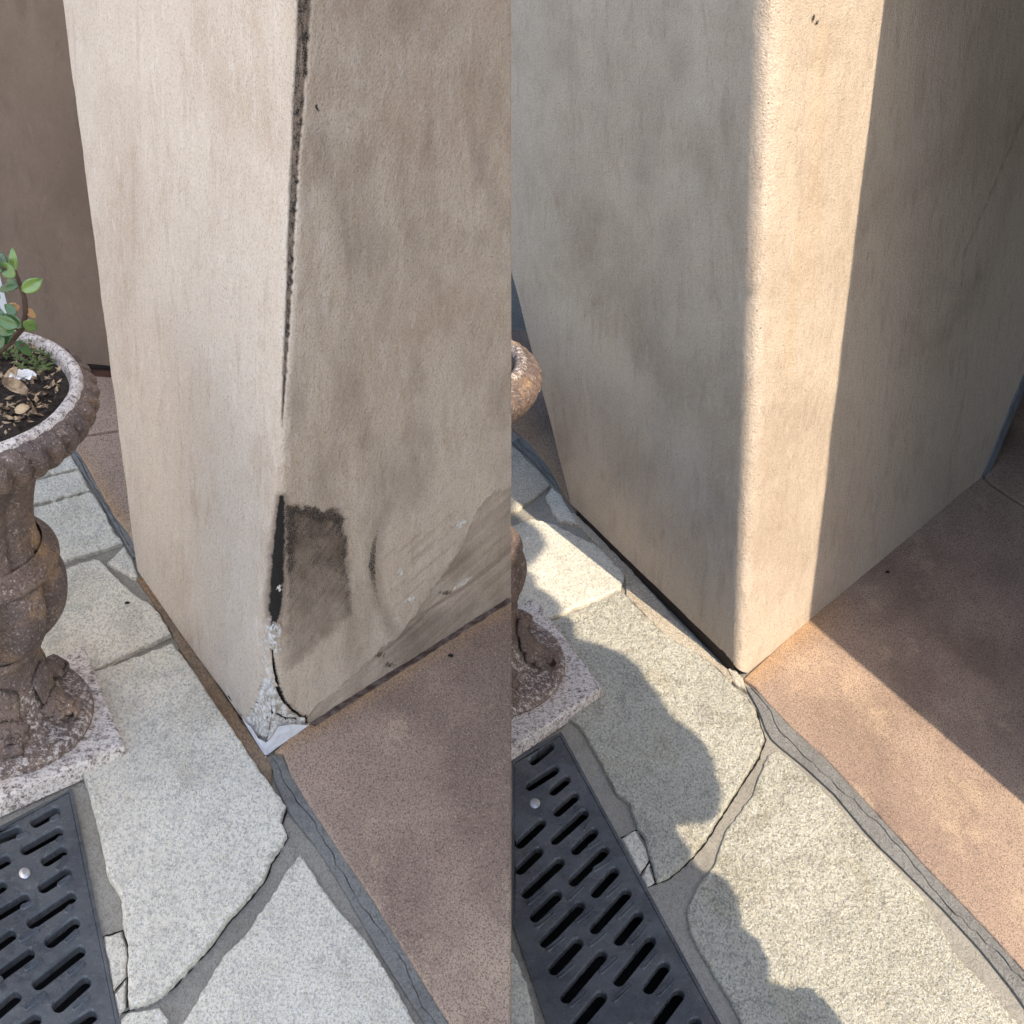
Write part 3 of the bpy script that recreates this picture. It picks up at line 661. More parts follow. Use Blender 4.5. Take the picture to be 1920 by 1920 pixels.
d, _ = pl_dist(px, py, [(1500,420),(1484,600),(1478,700)]); ochre = np.maximum(ochre, sstep(14, 0, d+rag*22)*.45)
for cx, cy, a, b in ((1524,33,5,4),(1527,44,4,4),(1482,35,2.5,3),(1471,52,2,3)):
    smudge_crack_dark = np.maximum(smudge_crack_dark, sstep(1.3, .5, np.hypot((px-cx)/a, (py-cy)/b)+rag*1.6))
smudge_crack_dark = np.maximum(smudge_crack_dark, .9*sstep(.80, .9, fbm(px/4.2+50, py/5.5, 2))*sstep(24, 4, np.abs(px-1450+(py)*.05))*(R > .3)*(py < 640))
d, _ = pl_dist(px, py, [(1960,150),(1922,215),(1880,310),(1842,400),(1812,470),(1803,535)]); grime_tone = np.maximum(grime_tone, sstep(3.5, .5, d+rag*6)*.38); disp -= .001*sstep(3, 0, d)
for ln in ([(1760,530),(1795,548),(1812,545)], [(1838,520),(1815,560),(1790,590),(1762,640)], [(1700,600),(1720,640),(1690,680)]):
    d, _ = pl_dist(px, py, ln); grime_tone = np.maximum(grime_tone, sstep(30, 0, d+rag*34)*.16)
d, _ = pl_dist(px, py, [(1420,1252),(1480,1205),(1530,1160)]); ochre = np.maximum(ochre, sstep(14, 0, d+rag*16)*.25)
grime_tone *= 1-.9*fresh
P2 = P+N*disp[..., None]
pillarR = empty('plastered_pillar', tuple(frR[0]), 'repaired smooth plastered pillar with a bright vertical sun stripe', 'pillar')
grid_mesh('render_coat', P2, M['plaster_new'], pillarR, dict(smudge_crack_dark=np.clip(smudge_crack_dark, 0, 1), bare=bare, grime_tone=np.clip(grime_tone, 0, 1), ochre=np.clip(ochre, 0, 1)))
core('masonry_core', frR, .045, .09, M['dark_metal'], pillarR, solid=True)
base_strip('bead_gap_strip', (1077,968), (1368,1264), 0, .036, -.007, M['dark_metal'], pillarR, 5, .15)  # black strip fills the gap under the raised plaster edge as its shade
# grey jamb at the far end of the right-hand face
P0, PT, BL, TL, BR, TR, nl, nr = frR
a = BR+nr*.004; b = TR+nr*.004; side = BR-P0; side = side/np.linalg.norm(side)
vv = []
for p in (a, b):
    vv += [p+side*.002, p+side*.05, p+side*.05-nr*.08, p+side*.002-nr*.08]
j = mesh_obj('door_jamb', vv, [(0,1,2,3),(4,5,6,7)]+[(k, (k+1) % 4, 4+(k+1) % 4, 4+k) for k in range(4)], M['jamb'])
tag(j, 'grey metal jamb at the far right end of the sunlit pillar', 'jamb')

# ------------------------------------------------------------------ urns
def make_urn(prof, axis_x, foot_y, z, plinth_top, hp, label, nseg=216, amp=.10, axis_top=None, lip='urn_lip'):
    """prof: list of (part, right silhouette x, y) from the foot upwards, measured on the axis plane"""
    c0 = at(axis_x, foot_y, z+hp); Y0 = c0[1]; cx = c0[0]; tilt = 0.
    if axis_top is not None:
        pt = on_y(*axis_top, Y0); tilt = (pt[0]-cx)/(pt[2]-z-hp)
    U = empty('garden_urn', (cx, Y0, z), label, 'urn')
    # plinth: square block, worn edges
    A, B, C = [at(*p, z+hp) for p in plinth_top]           # back right, front right, front left
    D = A+(C-B); q = [A, B, C, D]; v = []; f = []
    cen = sum(q)/4; bm = bmesh.new(); rr = random.Random(3)
    def ring(sc, zz, jit):
        out = []
        for k in range(4):
            for s in np.linspace(0, 1, 14, endpoint=False):
                p = q[k]+(q[(k+1) % 4]-q[k])*s; p = cen+(p-cen)*sc
                out.append(bm.verts.new((p[0]+rr.uniform(-jit, jit), p[1]+rr.uniform(-jit, jit), zz+rr.uniform(-jit, jit)*.6)))
        return out
    rings = [ring(1., z, .0005), ring(1., z+hp-.007, .0014), ring(.985, z+hp-.002, .0012), ring(.955, z+hp, .0008), ring(.5, z+hp, 0)]
    for a_, b_ in zip(rings[:-1], rings[1:]):
        n = len(a_)
        for k in range(n): bm.faces.new((a_[k], a_[(k+1) % n], b_[(k+1) % n], b_[k]))
    bm.faces.new(rings[-1])
    bm_obj('plinth', bm, M['urn_worn'], U)
    pr = []
    for part, x, y in prof:
        p = on_y(x, y, Y0); pr.append((part, p[0]-cx-tilt*(p[2]-z-hp), p[2]))
    def rev(name, pts, mat, mod=None, sub=4, parent=U, cap=False):
        rs = np.array([p[0] for p in pts]); zs = np.array([p[1] for p in pts]); k = np.arange(len(pts)); kk = np.linspace(0, len(pts)-1, (len(pts)-1)*sub+1)
        # catmull-rom through the profile
        def cr(v):
            o = []
            for s in kk:
                i = min(int(s), len(v)-2); t = s-i; p0, p1, p2, p3 = v[max(i-1, 0)], v[i], v[i+1], v[min(i+2, len(v)-1)]
                o.append(.5*((2*p1)+(-p0+p2)*t+(2*p0-5*p1+4*p2-p3)*t*t+(-p0+3*p1-3*p2+p3)*t**3))
            return np.array(o)
        r_, z_ = cr(rs), cr(zs); th = np.linspace(0, 2*math.pi, nseg, endpoint=False); n = len(r_); v = []
        for i in range(n):
            s = i/(n-1); mm = mod(th, s) if mod else 1.
            x = cx+tilt*(z_[i]-z-hp)+r_[i]*mm*np.cos(th); y = Y0+r_[i]*mm*np.sin(th)
            v += list(zip(x, y, np.full(nseg, z_[i])))
        f = [(i*nseg+k, i*nseg+(k+1) % nseg, (i+1)*nseg+(k+1) % nseg, (i+1)*nseg+k) for i in range(n-1) for k in range(nseg)]
        if cap: f.append(tuple(range((n-1)*nseg, n*nseg)))
        return mesh_obj(name, v, f, mat, parent, True)
    def seg(*names): return [(r, zz) for p, r, zz in pr if p in names]
    rev('foot', [(seg('foot')[0][0]*.99, z+hp-.002)]+seg('foot'), M['urn_foot'], cap=False)
    rev('stem', seg('stem'), M['urn'])
    rev('belly', seg('belly'), M['urn'], lambda th, s: 1-.28*math.sin(math.pi*s)*np.abs(np.cos(4*th+.9))**5)
    rev('collar', seg('collar'), M['urn'])
    rev('bowl', seg('bowl'), M['urn'], lambda th, s: 1-.07*(1-s)**.5*np.abs(np.cos(6*th+.4))**6)
    rim = rev('gadrooned_rim', seg('rim'), M['urn'], lambda th, s: 1+amp*max(0, math.sin(math.pi*s))**.6*(np.abs(np.sin(21*th+4.2*s))**.5-.8))
    rev('lip', seg('lip'), M[lip], lambda th, s: 1+.008*np.sin(9*th)*s)
    so_ = seg('soil'); rs, zs = so_[0]
    soil = rev('soil', [(rs, zs), (rs*.7, zs+.008), (rs*.35, zs+.012), (.005, zs+.012)], M['soil'], lambda th, s: 1+.02*np.sin(7*th))
    # acanthus leaves lying on the foot
    fr_ = seg('foot'); r_out = fr_[0][0]; r_in = seg('stem')[0][0]; z_out = fr_[0][1]; z_in = seg('stem')[0][1]
    o_ = np.argsort([q_[0] for q_ in fr_]); fr_r = np.array([fr_[k][0] for k in o_]); fr_z = np.array([fr_[k][1] for k in o_])
    for k in range(6):
        th0 = -math.pi/2+(k-.62)*math.pi/3; v = []; f = []; n = 28; m = 25
        for i in range(n):
            s = i/(n-1); rr_ = r_in*.9+(r_out*.86-r_in*.9)*s; zz = float(np.interp(rr_, fr_r, fr_z))+.008+.010*math.sin(math.pi*s)+.012*float(sstep(.72, 1., s))
            hw = .036*(math.sin(math.pi*(.14+.78*s))**.7)*(1-.34*abs(math.cos(3.5*math.pi*s))**3)*(r_out/.16)
            for j_ in range(m):
                q_ = -1+2*j_/(m-1); th = th0+q_*hw/max(rr_, .03)
                ridge = .011*(1-abs(q_))**.7+.0055*abs(math.cos(q_*2.5*math.pi))*(.4+.6*s)-.008*q_*q_
                v.append((cx+rr_*math.cos(th), Y0+rr_*math.sin(th), zz+ridge*(1-.5*s)))
        f = [(i*m+j_, i*m+j_+1, (i+1)*m+j_+1, (i+1)*m+j_) for i in range(n-1) for j_ in range(m-1)]
        o = mesh_obj('acanthus_leaf', v, f, M['urn'], U, True)
        so2 = o.modifiers.new('thickness', 'SOLIDIFY'); so2.thickness = .006
    for k in range(6):                                       # scroll curls at the leaf tips
        th0 = -math.pi/2+(k-.62)*math.pi/3; v = []; f = []; n = 14; m = 7
        for i in range(n):
            s = i/(n-1); a_ = s*4.6; rad = .020*(1-.62*s)*(r_out/.16); rr_ = r_out*.84+rad*math.sin(a_); zz = z_out+.024+.012*(1-s)-rad*math.cos(a_)+.01
            for j_ in range(m):
                q_ = -1+2*j_/(m-1); th = th0+q_*.022*(1-.5*s)/max(rr_, .03); v.append((cx+rr_*math.cos(th), Y0+rr_*math.sin(th), zz))
        f = [(i*m+j_, i*m+j_+1, (i+1)*m+j_+1, (i+1)*m+j_) for i in range(n-1) for j_ in range(m-1)]
        o = mesh_obj('leaf_scroll', v, f, M['urn'], U, True); o.modifiers.new('thickness', 'SOLIDIFY').thickness = .004
    return U, (cx, Y0, zs, rs)
profL = [('foot',172,1350),('foot',173,1342),('foot',166,1334),('foot',150,1331),('foot',122,1327),('foot',100,1314),('foot',86,1290),('foot',80,1254),
         ('stem',84,1262),('stem',74,1240),('stem',72,1222),('stem',78,1208),('stem',74,1198),
         ('belly',66,1202),('belly',98,1180),('belly',120,1145),('belly',123,1105),('belly',112,1070),('belly',84,1050),
         ('collar',86,1062),('collar',108,1056),('collar',104,1040),('collar',84,1030),('collar',76,1022),
         ('bowl',76,1030),('bowl',64,1000),('bowl',60,960),('bowl',64,915),('bowl',76,872),('bowl',92,845),('bowl',108,826),
         ('rim',104,838),('rim',135,828),('rim',162,805),('rim',178,775),('rim',170,752),('rim',148,738),
         ('lip',152,741),('lip',146,733),('lip',136,730),('lip',128,736),('lip',122,752),('soil',124,748)]
urnL, soilL = make_urn(profL, 0, 1352, H, [(157,1207),(233,1394),(-150,1566)], .036, 'brown weathered garden urn on a square plinth beside the chipped pillar')
profR = [('foot',1058,1249),('foot',1060,1242),('foot',1054,1236),('foot',1040,1233),('foot',1014,1229),('foot',994,1218),('foot',982,1200),('foot',975,1172),
         ('stem',978,1178),('stem',968,1160),('stem',966,1146),('stem',971,1134),('stem',966,1126),
         ('belly',962,1130),('belly',978,1112),('belly',987,1086),('belly',988,1062),('belly',980,1040),('belly',966,1025),
         ('collar',966,1034),('collar',980,1028),('collar',976,1016),('collar',962,1008),('collar',956,1000),
         ('bowl',947,1008),('bowl',931,970),('bowl',923,921),('bowl',923,867),('bowl',930,815),('bowl',942,782),('bowl',955,759),
         ('rim',946,770),('rim',975,761),('rim',1000,740),('rim',1014,712),('rim',1007,691),('rim',987,678),
         ('lip',990,681),('lip',984,673),('lip',975,671),('lip',968,676),('lip',962,691),('soil',964,687)]
urnR, soilR = make_urn(profR, 895, 1250, 0, [(1002,1117),(1131,1288),(850,1478)], .034, 'half-seen garden urn on a stone plinth beside the repaired sunlit pillar', axis_top=(850, 712), lip='urn_foot')

# ------------------------------------------------------------------ the small plant and litter in the urn
cx, cy_, zs, rs = soilL
def tube(name, pts, rad, mat, parent, n=8):
    v = []; f = []; pts = [Vector(p) for p in pts]
    for k, p in enumerate(pts):
        d = (pts[min(k+1, len(pts)-1)]-pts[max(k-1, 0)]).normalized(); s = d.cross(Vector((0, 1, .2))).normalized(); t = d.cross(s)
        for q in range(n):
            a_ = 2*math.pi*q/n; v.append(p+(s*math.cos(a_)+t*math.sin(a_))*rad[k])
    for k in range(len(pts)-1): f += [(k*n+q, k*n+(q+1) % n, (k+1)*n+(q+1) % n, (k+1)*n+q) for q in range(n)]
    f += [tuple(range(n)), tuple(range((len(pts)-1)*n, len(pts)*n))]
    return mesh_obj(name, v, f, mat, parent, True)
S3 = lambda x, y, dy=0.: tuple(on_y(x, y, cy_+dy))
plant = empty('camellia_shrub', (cx-.02, cy_, zs), 'small leafy green shrub sprouting from the soil of the urn', 'shrub')
tube('stem', [S3(-38,730), S3(-8,665), S3(20,640,-.01), S3(40,618), S3(48,590), S3(46,560), S3(38,535,.01), S3(30,512), S3(26,492,.01)], [.0055,.0052,.005,.0048,.0045,.0042,.0036,.0028,.002], M['stem'], plant)
tube('branch', [S3(40,618), S3(20,612,-.02), S3(-6,600,-.03)], [.004,.003,.002], M['stem'], plant)
tube('branch', [S3(-8,665), S3(24,642,-.03), S3(46,648,-.04)], [.0035,.0025,.0015], M['stem'], plant)
tube('branch', [S3(30,520), S3(10,505,-.015), S3(-12,498,-.02)], [.0025,.002,.0015], M['stem'], plant)
def leaf(px0, px1, wpx, mat, dy=0., roll=0., curl=.18, fold=.25):
    a_ = Vector(S3(*px0, dy)); b_ = Vector(S3(*px1, dy+curl*.05)); d = b_-a_; L = d.length; d.normalize()
    s = d.cross(Vector((0, -1, .75)).normalized()).normalized(); up = s.cross(d).normalized()
    s, up = s*math.cos(roll)+up*math.sin(roll), up*math.cos(roll)-s*math.sin(roll)
    w_ = wpx*.00092; n = 11; m = 7; v = []
    for i in range(n):
        t = i/(n-1); hw = w_*.5*(math.sin(math.pi*min(1, t**.85))**.75)*(1 if t < 1 else 0)+.0002
        for j_ in range(m):
            q_ = -1+2*j_/(m-1)
            v.append(a_+d*(L*t)+s*(q_*hw)+up*(fold*abs(q_)*hw-curl*L*(t-.35)**2+.0006*math.sin(q_*8+t*9)))
    f = [(i*m+j_, i*m+j_+1, (i+1)*m+j_+1, (i+1)*m+j_) for i in range(n-1) for j_ in range(m-1)]
    o = mesh_obj('leaf', v, f, mat, plant, True); o.modifiers.new('thickness', 'SOLIDIFY').thickness = .0006
G, LG, RD = M['leaf'], M['leaf_light'], M['leaf_red']
for a_ in [((28,510),(22,464),15,LG,0,.2), ((12,505),(-4,470),15,G,.01,-.3), ((28,520),(2,492),24,LG,-.02,.5), ((4,510),(-26,492),18,G,-.02,.2),
           ((40,545),(80,524),24,LG,-.01,-.5), ((36,538),(10,526),16,G,.02,.3), ((34,535),(-6,545),14,G,-.01,.1), ((36,575),(12,578),16,RD,-.02,.4),
           ((46,580),(70,596),14,RD,0,.6), ((30,590),(8,570),15,G,-.03,.1), ((44,603),(70,618),20,LG,-.01,-.2), ((40,615),(8,588),20,G,-.04,.3),
           ((34,612),(-12,596),22,G,-.05,.5), ((28,622),(-10,618),20,G,-.05,-.2), ((22,625),(-14,640),24,G,-.04,.4), ((22,600),(30,578),12,G,-.02,.7),
           ((30,640),(62,668),15,G,-.04,.3), ((8,632),(-20,660),22,G,-.05,.2), ((10,600),(-24,575),20,G,-.03,.1), ((0,560),(-30,540),20,LG,-.03,.2)]:
    leaf(*a_)
# litter
def litter(name, n, mat, seed, size, zoff, ang=None, rmin=.0):
    rr = random.Random(seed); v = []; f = []
    for k in range(n):
        th = rr.uniform(-1.9, 1.1) if ang is None else rr.uniform(*ang); r_ = rs*math.sqrt(rr.uniform(rmin, .9)); s = size*rr.uniform(.5, 1.3)
        p = Vector((cx+r_*math.cos(th), cy_+r_*math.sin(th), zs+zoff+rr.uniform(.0, .014)))
        a_ = Vector((rr.uniform(-1, 1), rr.uniform(-1, 1), rr.uniform(-.35, .45))).normalized(); b_ = a_.cross(Vector((rr.uniform(-.4, .4), rr.uniform(-.4, .4), 1))).normalized(); c = a_.cross(b_)
        i = len(v); v += [p-a_*s, p-a_*s*.2+b_*s*.45+c*s*.15, p+a_*s, p+a_*s*.1-b_*s*.45+c*s*.2, p+c*s*-.1]
        f += [(i, i+1, i+4), (i+1, i+2, i+4), (i+2, i+3, i+4), (i+3, i, i+4)]
    o = mesh_obj(name, v, f, mat); o['kind'] = 'stuff'; return o
o = litter('leaf_litter', 420, M['dry'], 2, .0085, .005); o['label'] = 'brown dry leaf litter on the urn soil'; o['category'] = 'litter'
o = litter('bark_crumbs', 500, M['soil'], 5, .008, .006); o['label'] = 'dark bark crumbs on the urn soil'; o['category'] = 'litter'
o = litter('moss_tuft', 260, M['moss'], 9, .007, .012, (.35, 1.5), .45); o['label'] = 'green moss along the back of the urn'; o['category'] = 'moss'
def curled_leaf(name, p0, p1, wpx, mat, label, cat, dy, fold=.7, curl=.5):
    a_ = Vector(S3(*p0, dy)); b_ = Vector(S3(*p1, dy)); d = b_-a_; L = d.length; d.normalize(); s = d.cross(Vector((0, -.8, 1)).normalized()).normalized(); up = s.cross(d)
    if up.z < 0: up = -up
    n, m, v = 9, 7, []; w_ = wpx*.0009
    for i in range(n):
        t = i/(n-1); hw = w_*.5*math.sin(math.pi*(.06+.88*t))**.8
        for j_ in range(m):
            q_ = -1+2*j_/(m-1); v.append(a_+d*(L*t)+s*(q_*hw)+up*(fold*q_*q_*hw+curl*L*(t-.5)**2))
    f = [(i*m+j_, i*m+j_+1, (i+1)*m+j_+1, (i+1)*m+j_) for i in range(n-1) for j_ in range(m-1)]
    o = mesh_obj(name, v, f, mat, None, True); o.modifiers.new('thickness', 'SOLIDIFY').thickness = .001
    return tag(o, label, cat)
curled_leaf('dry_leaf', (12,722), (36,690), 20, M['dry'], 'tan curled dry leaf standing behind the white blossom in the urn', 'dry leaf', -.05)
curled_leaf('dry_leaf', (4,712), (52,735), 22, M['dry'], 'long tan dry leaf lying in front of the blossom in the urn', 'dry leaf', -.07, .4, .2)
curled_leaf('dry_leaf', (30,772), (56,764), 16, M['dry'], 'orange brown dry leaf near the front lip of the urn', 'dry leaf', -.11)
bl = []
bloss = empty('blossom', S3(46,720,-.04), 'fallen white blossom on the soil of the urn', 'blossom')
for k in range(7):
    th = k*2*math.pi/7; c = Vector(S3(46, 716, -.045)); v = []; n = 6; m = 6
    for i in range(n):
        for j_ in range(m):
            s = i/(n-1); q_ = -1+2*j_/(m-1); r_ = .020*s; wd_ = .011*math.sin(math.pi*(.15+.75*s))*q_
            x = r_*math.cos(th)-wd_*math.sin(th); y = r_*math.sin(th)+wd_*math.cos(th)
            v.append(c+Vector((x, y*.8-.004, .004+.010*math.sin(2.4*s)+.003*q_*q_+.002*k/7)))
    mesh_obj('petal', v, [(i*m+j_, i*m+j_+1, (i+1)*m+j_+1, (i+1)*m+j_) for i in range(n-1) for j_ in range(m-1)], M['petal'], bloss, True)

# ------------------------------------------------------------------ behind the terrace pillar
bwl = at(44, 694, H); bwr = at(330, 716, H); d = bwr-bwl; d /= np.linalg.norm(d); nb = np.array([d[1], -d[0], 0])
n1, n2 = 60, 90; top = 2.6
s = np.linspace(0, np.linalg.norm(bwr-bwl), n1); zz = np.linspace(.03, top, n2)
P = (bwl[None, None]+d[None, None]*s[None, :, None])+np.array([0, 0, 1])[None, None]*zz[:, None, None]+np.array([-.10, 0, 0])*(zz[:, None, None]/1.3)*(1-s[None, :, None]/s[-1])
P = P+nb*.004*(fbm(s[None, :]*14+zz[:, None]*0, zz[:, None]*6)-.5)[..., None]
bwall = empty('back_wall', tuple(bwl), 'dark brown plastered wall behind the urn plant at the left edge', 'wall')
z0 = np.zeros((n2, n1)); gr = .5*np.clip(fbm(s[None, :]*9+2, zz[:, None]*4+5)-.35, 0, 1)*2
grid_mesh('render_coat', P, M['plaster_back'], bwall, dict(smudge_crack_dark=z0, bare=z0, grime_tone=np.clip(gr, 0, .9), ochre=z0))
def box(name, o_, e1, e2, e3, mat, parent=None, bev=.0):
    o_, e1, e2, e3 = map(np.asarray, (o_, e1, e2, e3)); v = [o_+a*e1+b*e2+c*e3 for c in (0, 1) for b in (0, 1) for a in (0, 1)]
    bm = bmesh.new(); vv = [bm.verts.new(tuple(map(float, p))) for p in v]
    for f in ((0,1,3,2),(4,5,7,6),(0,1,5,4),(2,3,7,6),(0,2,6,4),(1,3,7,5)): bm.faces.new([vv[k] for k in f])
    if bev: bmesh.ops.bevel(bm, geom=bm.edges[:], offset=bev, segments=2, affect='EDGES', profile=.5)
    return bm_obj(name, bm, mat, parent)
Lw = np.linalg.norm(bwr-bwl)
box('skirting', bwl+nb*.004+d*.02, d*(Lw), nb*.006, np.array([0, 0, .020]), simple('skirting_wood', (.07, .03, .02, 1), (.04, .02, .015, 1), 40, .5), bwall)
box('masonry', bwl-nb*.006+d*.012+[0, 0, .0], d*(Lw-.02), -nb*.12, np.array([-.10, 0, top-.02]), M['dark_metal'], bwall)
fr2 = box('white_frame', bwl-d*.030-nb*.01, d*.028, -nb*.05, np.array([-.10, 0, top]), M['white_paint'])
tag(fr2, 'thin white frame at the left end of the brown back wall', 'frame')
fr3 = box('dark_post', bwl-d*.05-nb*.015, d*.012, -nb*.04, np.array([-.10, 0, top]), M['dark_metal'])
tag(fr3, 'thin dark post left of the white frame behind the shrub', 'post')

# small loose bits on the paving
def chip(px_, z, r, mat, label, seed):
    bm = bmesh.new(); bmesh.ops.create_icosphere(bm, subdivisions=2, radius=r); rr = random.Random(seed)
    for v in bm.verts: v.co = Vector((v.co.x*1.3, v.co.y, v.co.z*.55))*(1+rr.uniform(-.25, .25))
    p = at(*px_, z); bmesh.ops.translate(bm, verts=bm.verts, vec=(p[0], p[1], z+r*.3))
    tag(bm_obj('stone_chip', bm, mat, None), label, 'stone chip')
chip((238,1131), H+.007, .0036, M['dark_metal'], 'tiny dark chip on the pale flagstone by the terrace wall', 1)
chip((845,1230), H+.006, .004, M['channel'], 'tiny dark chip on the terracotta slab below the scraped wall', 2)
chip((1664,1073), .006, .004, M['channel'], 'tiny dark chip on the shaded terracotta under the sunlit pillar', 3)

# ------------------------------------------------------------------ unseen things set outside the picture to shade it or bounce light
Uv = np.array([-AZ.y, AZ.x, 0]); AZn = np.array(AZ)
def plan(u, w_): return u*Uv+w_*AZn
# house wall on the right: its corner throws the long straight shadow
S0 = at(1515, 1166, 0); S1 = at(1920, 1512, 0); dv = (S1-S0)/np.linalg.norm(S1-S0)
ca = S1+dv*.9
Wt = on_plane(1660, 0, frR[0], frR[7]); ev = (Wt-S0)/(Wt-S0)[2]
nrm = np.array([-dv[1], dv[0], 0]); nrm = nrm if nrm[0] > 0 else -nrm
hw_ = box('shade_wall', ca+[0, 0, -.01], nrm*4.5, dv*.4, ev*11., M['blocker_dark'])
tag(hw_, 'dark house wall outside the frame casting the straight shadow on the right', 'wall')
# unseen tall wall added behind the viewer to keep sun off the terrace
cb_ = plan(1.64, .9)
tw_ = box('shade_wall', cb_+[0, 0, -.01], -Uv*1.4, AZn*.5, np.array([0, 0, 11.]), M['blocker_dark'])
tag(tw_, 'tall dark wall added unseen behind the viewer, keeping the terrace in shade', 'wall')
# added leafy blocker, cut to the lobed shadow of an unseen person
out = [(1640,1990),(1585,1915),(1560,1880),(1530,1852),(1500,1845),(1478,1852),(1450,1835),(1446,1800),(1430,1760),(1398,1735),(1392,1700),(1384,1665),(1360,1640),(1330,1630),(1308,1610),(1290,1580),(1275,1562),(1268,1550),(1300,1548),(1335,1540),(1352,1520),(1356,1490),(1345,1450),(1338,1415),(1318,1385),(1290,1362),(1268,1352),(1250,1322),(1228,1290),(1205,1255),(1170,1225),(1130,1208),(1082,1196),(1078,1165),(1066,1152),(1055,1150),(1056,1132),(1040,1115),(1012,1100),(1004,1080),(990,1064),(1010,1048),(1030,1020),(1040,985),(1030,945),(1010,925),(985,915),(940,930),(880,1000),(800,1200),(900,1700),(1000,1990)]
W0 = -.62
shadow_outline = []
for x, y in out:
    p = at(x, y, .006); wv = p@AZn; t = (W0-wv)/math.cos(SUN_EL); shadow_outline.append((p@Uv, p[2]+t*math.sin(SUN_EL)))
cu = np.array(shadow_outline); cu[:, 0] = np.minimum(cu[:, 0], 2.265)
shrub = empty('shadow_stand_in', tuple(plan(1.75, W0)), 'leafy stand-in for an unseen person outside the frame, casting the lobed shadow over the drain', 'shrub')
prism_v = []; inner = []
cc = cu.mean(0)
# solid core slightly inside the shadow outline, leaves over it
n = len(cu); e = np.roll(cu, -1, 0)-np.roll(cu, 1, 0); nn = np.stack([e[:, 1], -e[:, 0]], 1); nn /= np.linalg.norm(nn, axis=1)[:, None]
Aa = .5*np.sum(cu[:, 0]*np.roll(cu[:, 1], -1)-np.roll(cu[:, 0], -1)*cu[:, 1])
if Aa < 0: nn = -nn
bm = bmesh.new(); rings = []
for off, dep in ((.05, -.20), (.04, -.15), (.03, -.08), (.022, 0), (.03, .08), (.04, .15), (.05, .20)):
    q = cu-nn*off; rings.append([bm.verts.new(tuple(a*Uv+W0*AZn+np.array([0, 0, b])+dep*np.array(SUN))) for a, b in q])
for a_, b_ in zip(rings[:-1], rings[1:]):
    for k in range(n): bm.faces.new((a_[k], a_[(k+1) % n], b_[(k+1) % n], b_[k]))
for R_ in (rings[0], rings[-1]):
    bmesh.ops.triangle_fill(bm, use_beauty=True, edges=[bm.edges.get((R_[k], R_[(k+1) % n])) for k in range(n)])
bm_obj('blocker_core', bm, M['leaf'], shrub)
gx, gz = np.meshgrid(np.linspace(cu[:, 0].min(), cu[:, 0].max(), 90), np.linspace(cu[:, 1].min(), cu[:, 1].max(), 160))
sdv = sd_poly(gx, gz, [tuple(q) for q in cu]); ok = np.argwhere(sdv < -.012); v = []; f = []
for (i, j_) in np.concatenate([ok[rng.permutation(len(ok))[:min(len(ok), 9000)]] for _ in range(2)]):
    dpt = random.choice((-1, 1))*(.08+.15*min(1, -sdv[i, j_]*22)+random.uniform(-.01, .035)); s_ = min(.030, -sdv[i, j_]*.8)
    p = (gx[i, j_]+random.uniform(-.004, .004))*Uv+W0*AZn+np.array([0, 0, gz[i, j_]])+dpt*np.array(SUN)
    a_ = Vector((random.uniform(-1, 1), random.uniform(-1, 1), random.uniform(-1, 1))).normalized(); b_ = a_.orthogonal().normalized(); c_ = a_.cross(b_); p = Vector(p); k = len(v)
    v += [p-a_*s_, p+b_*s_*.5, p+a_*s_, p-b_*s_*.5, p+c_*s_*.15]; f += [(k, k+1, k+4), (k+1, k+2, k+4), (k+2, k+3, k+4), (k+3, k, k+4)]
near = ok[sdv[ok[:, 0], ok[:, 1]] > -.05]
for (i, j_) in near[rng.integers(0, len(near), 9000)]:
    s_ = min(.022, -sdv[i, j_]*.85); p = (gx[i, j_]+random.uniform(-.005, .005))*Uv+W0*AZn+np.array([0, 0, gz[i, j_]+random.uniform(-.004, .004)])+random.uniform(-.22, .22)*np.array(SUN)
    a_ = Vector((random.uniform(-1, 1), random.uniform(-1, 1), random.uniform(-1, 1))).normalized(); b_ = a_.orthogonal().normalized(); c_ = a_.cross(b_); p = Vector(p); k = len(v)
    v += [p-a_*s_, p+b_*s_*.5, p+a_*s_, p-b_*s_*.5, p+c_*s_*.15]; f += [(k, k+1, k+4), (k+1, k+2, k+4), (k+2, k+3, k+4), (k+3, k, k+4)]
mesh_obj('blocker_leaves', v, f, M['leaf'], shrub)['kind'] = 'stuff'
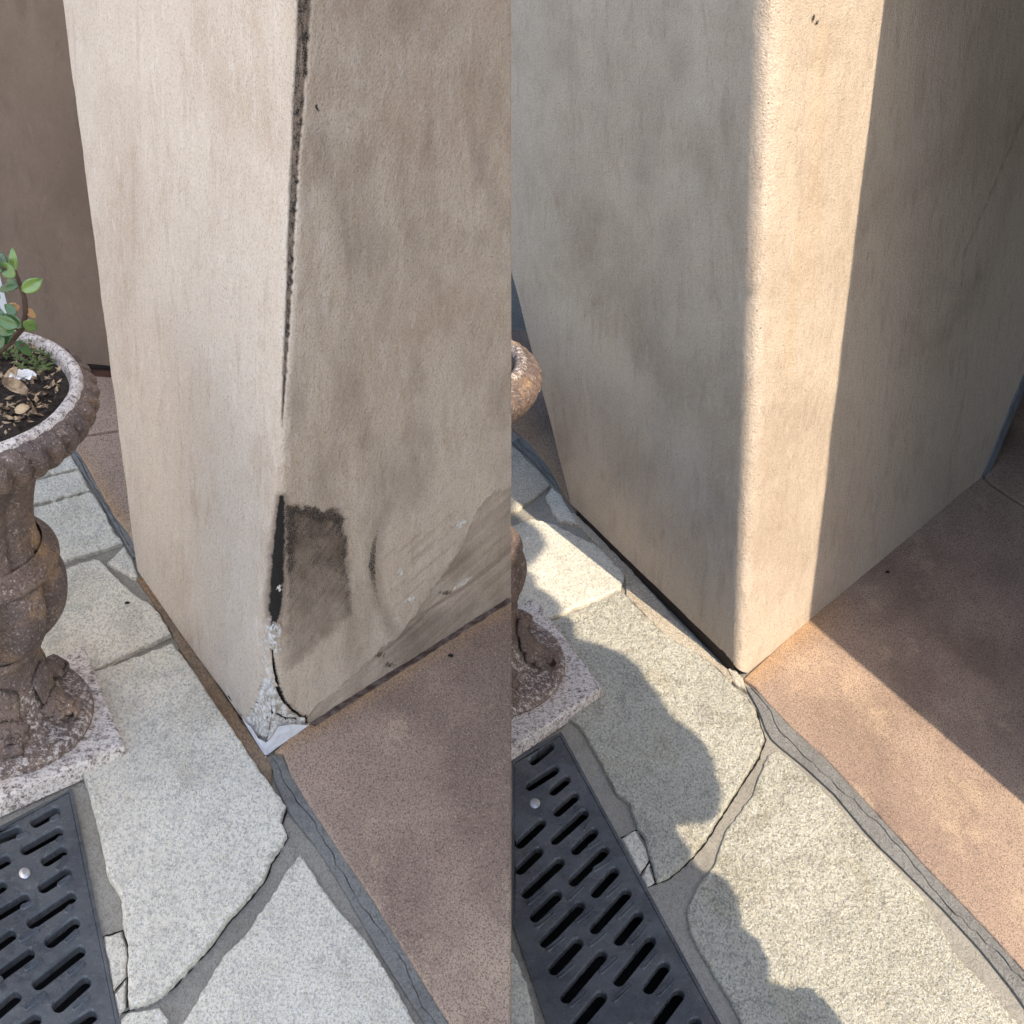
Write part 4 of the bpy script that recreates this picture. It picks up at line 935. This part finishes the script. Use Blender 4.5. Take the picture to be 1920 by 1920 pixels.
pb = plan(float(cu[:, 0].min())+.25, W0); tube('blocker_trunk', [tuple(pb), tuple(pb+[0.01, 0, .5]), tuple(pb+[0, .01, float(cu[:, 1].min())+.3])], [.05, .04, .035], M['bark'], shrub)

# unseen roof added to darken the right-hand end; bright paving added left
pr = box('shade_roof', ca+nrm*.006-dv*4.6+ev*2.1, nrm*4.4, dv*4.6, np.array([0, 0, .18]), M['blocker_dark'])
tag(pr, 'dark roof added outside the frame to shade the right end', 'roof')

pv = prism('bounce_paving', [(-1.9, 9), (-9, 9), (-9, -7), (-.5, -7), (-.5, 1.1), (-1.35, 1.1)], H-.02, H+.012, M['white_paving'])  # added pale surface that bounces sunlight up at the terrace pillar
pv['kind'] = 'structure'

gw = box('bounce_wall', (-3.5, .75, H), (2.04, 2.72, 0), (-.2, .15, 0), (0, 0, 4.2), M['white_paint'])  # unseen white reflector, turned to throw sunlight onto the shaded pillar
tag(gw, 'white wall added outside the frame to bounce light onto the terrace', 'wall')

bh = box('rear_blocker', (-.25, 6.6, 0), (7, 0, 0), (0, .5, 0), (0, 0, 9.), M['blocker_dark'])  # unseen dark slab added to block the sky behind the lower court
tag(bh, 'dark wall added outside the frame behind the sunlit pillar to block sky', 'house')

# crumbs of plaster under the broken corner
v = []; f = []; rr = random.Random(21)
for k in range(46):
    x = rr.gauss(515, 26); y = rr.gauss(1412, 13)
    if y < 1416-.62*(x-498)+7 or y < 1416+1.45*(x-498)+7: continue
    p = Vector(at(x, y, H)); p.z = H+.0065; r_ = rr.uniform(.0010, .0032); i = len(v)
    v += [p+Vector((rr.uniform(.6, 1.2)*r_*math.cos(a_), rr.uniform(.6, 1.2)*r_*math.sin(a_), 0)) for a_ in np.linspace(0, 2*math.pi, 5, endpoint=False)]+[p+Vector((0, 0, r_))]
    f += [(i+q, i+(q+1) % 5, i+5) for q in range(5)]
o = mesh_obj('plaster_crumbs', v, f, M['white_paint']); o['kind'] = 'stuff'; o['label'] = 'crumbs of broken plaster below the chipped corner'; o['category'] = 'debris'
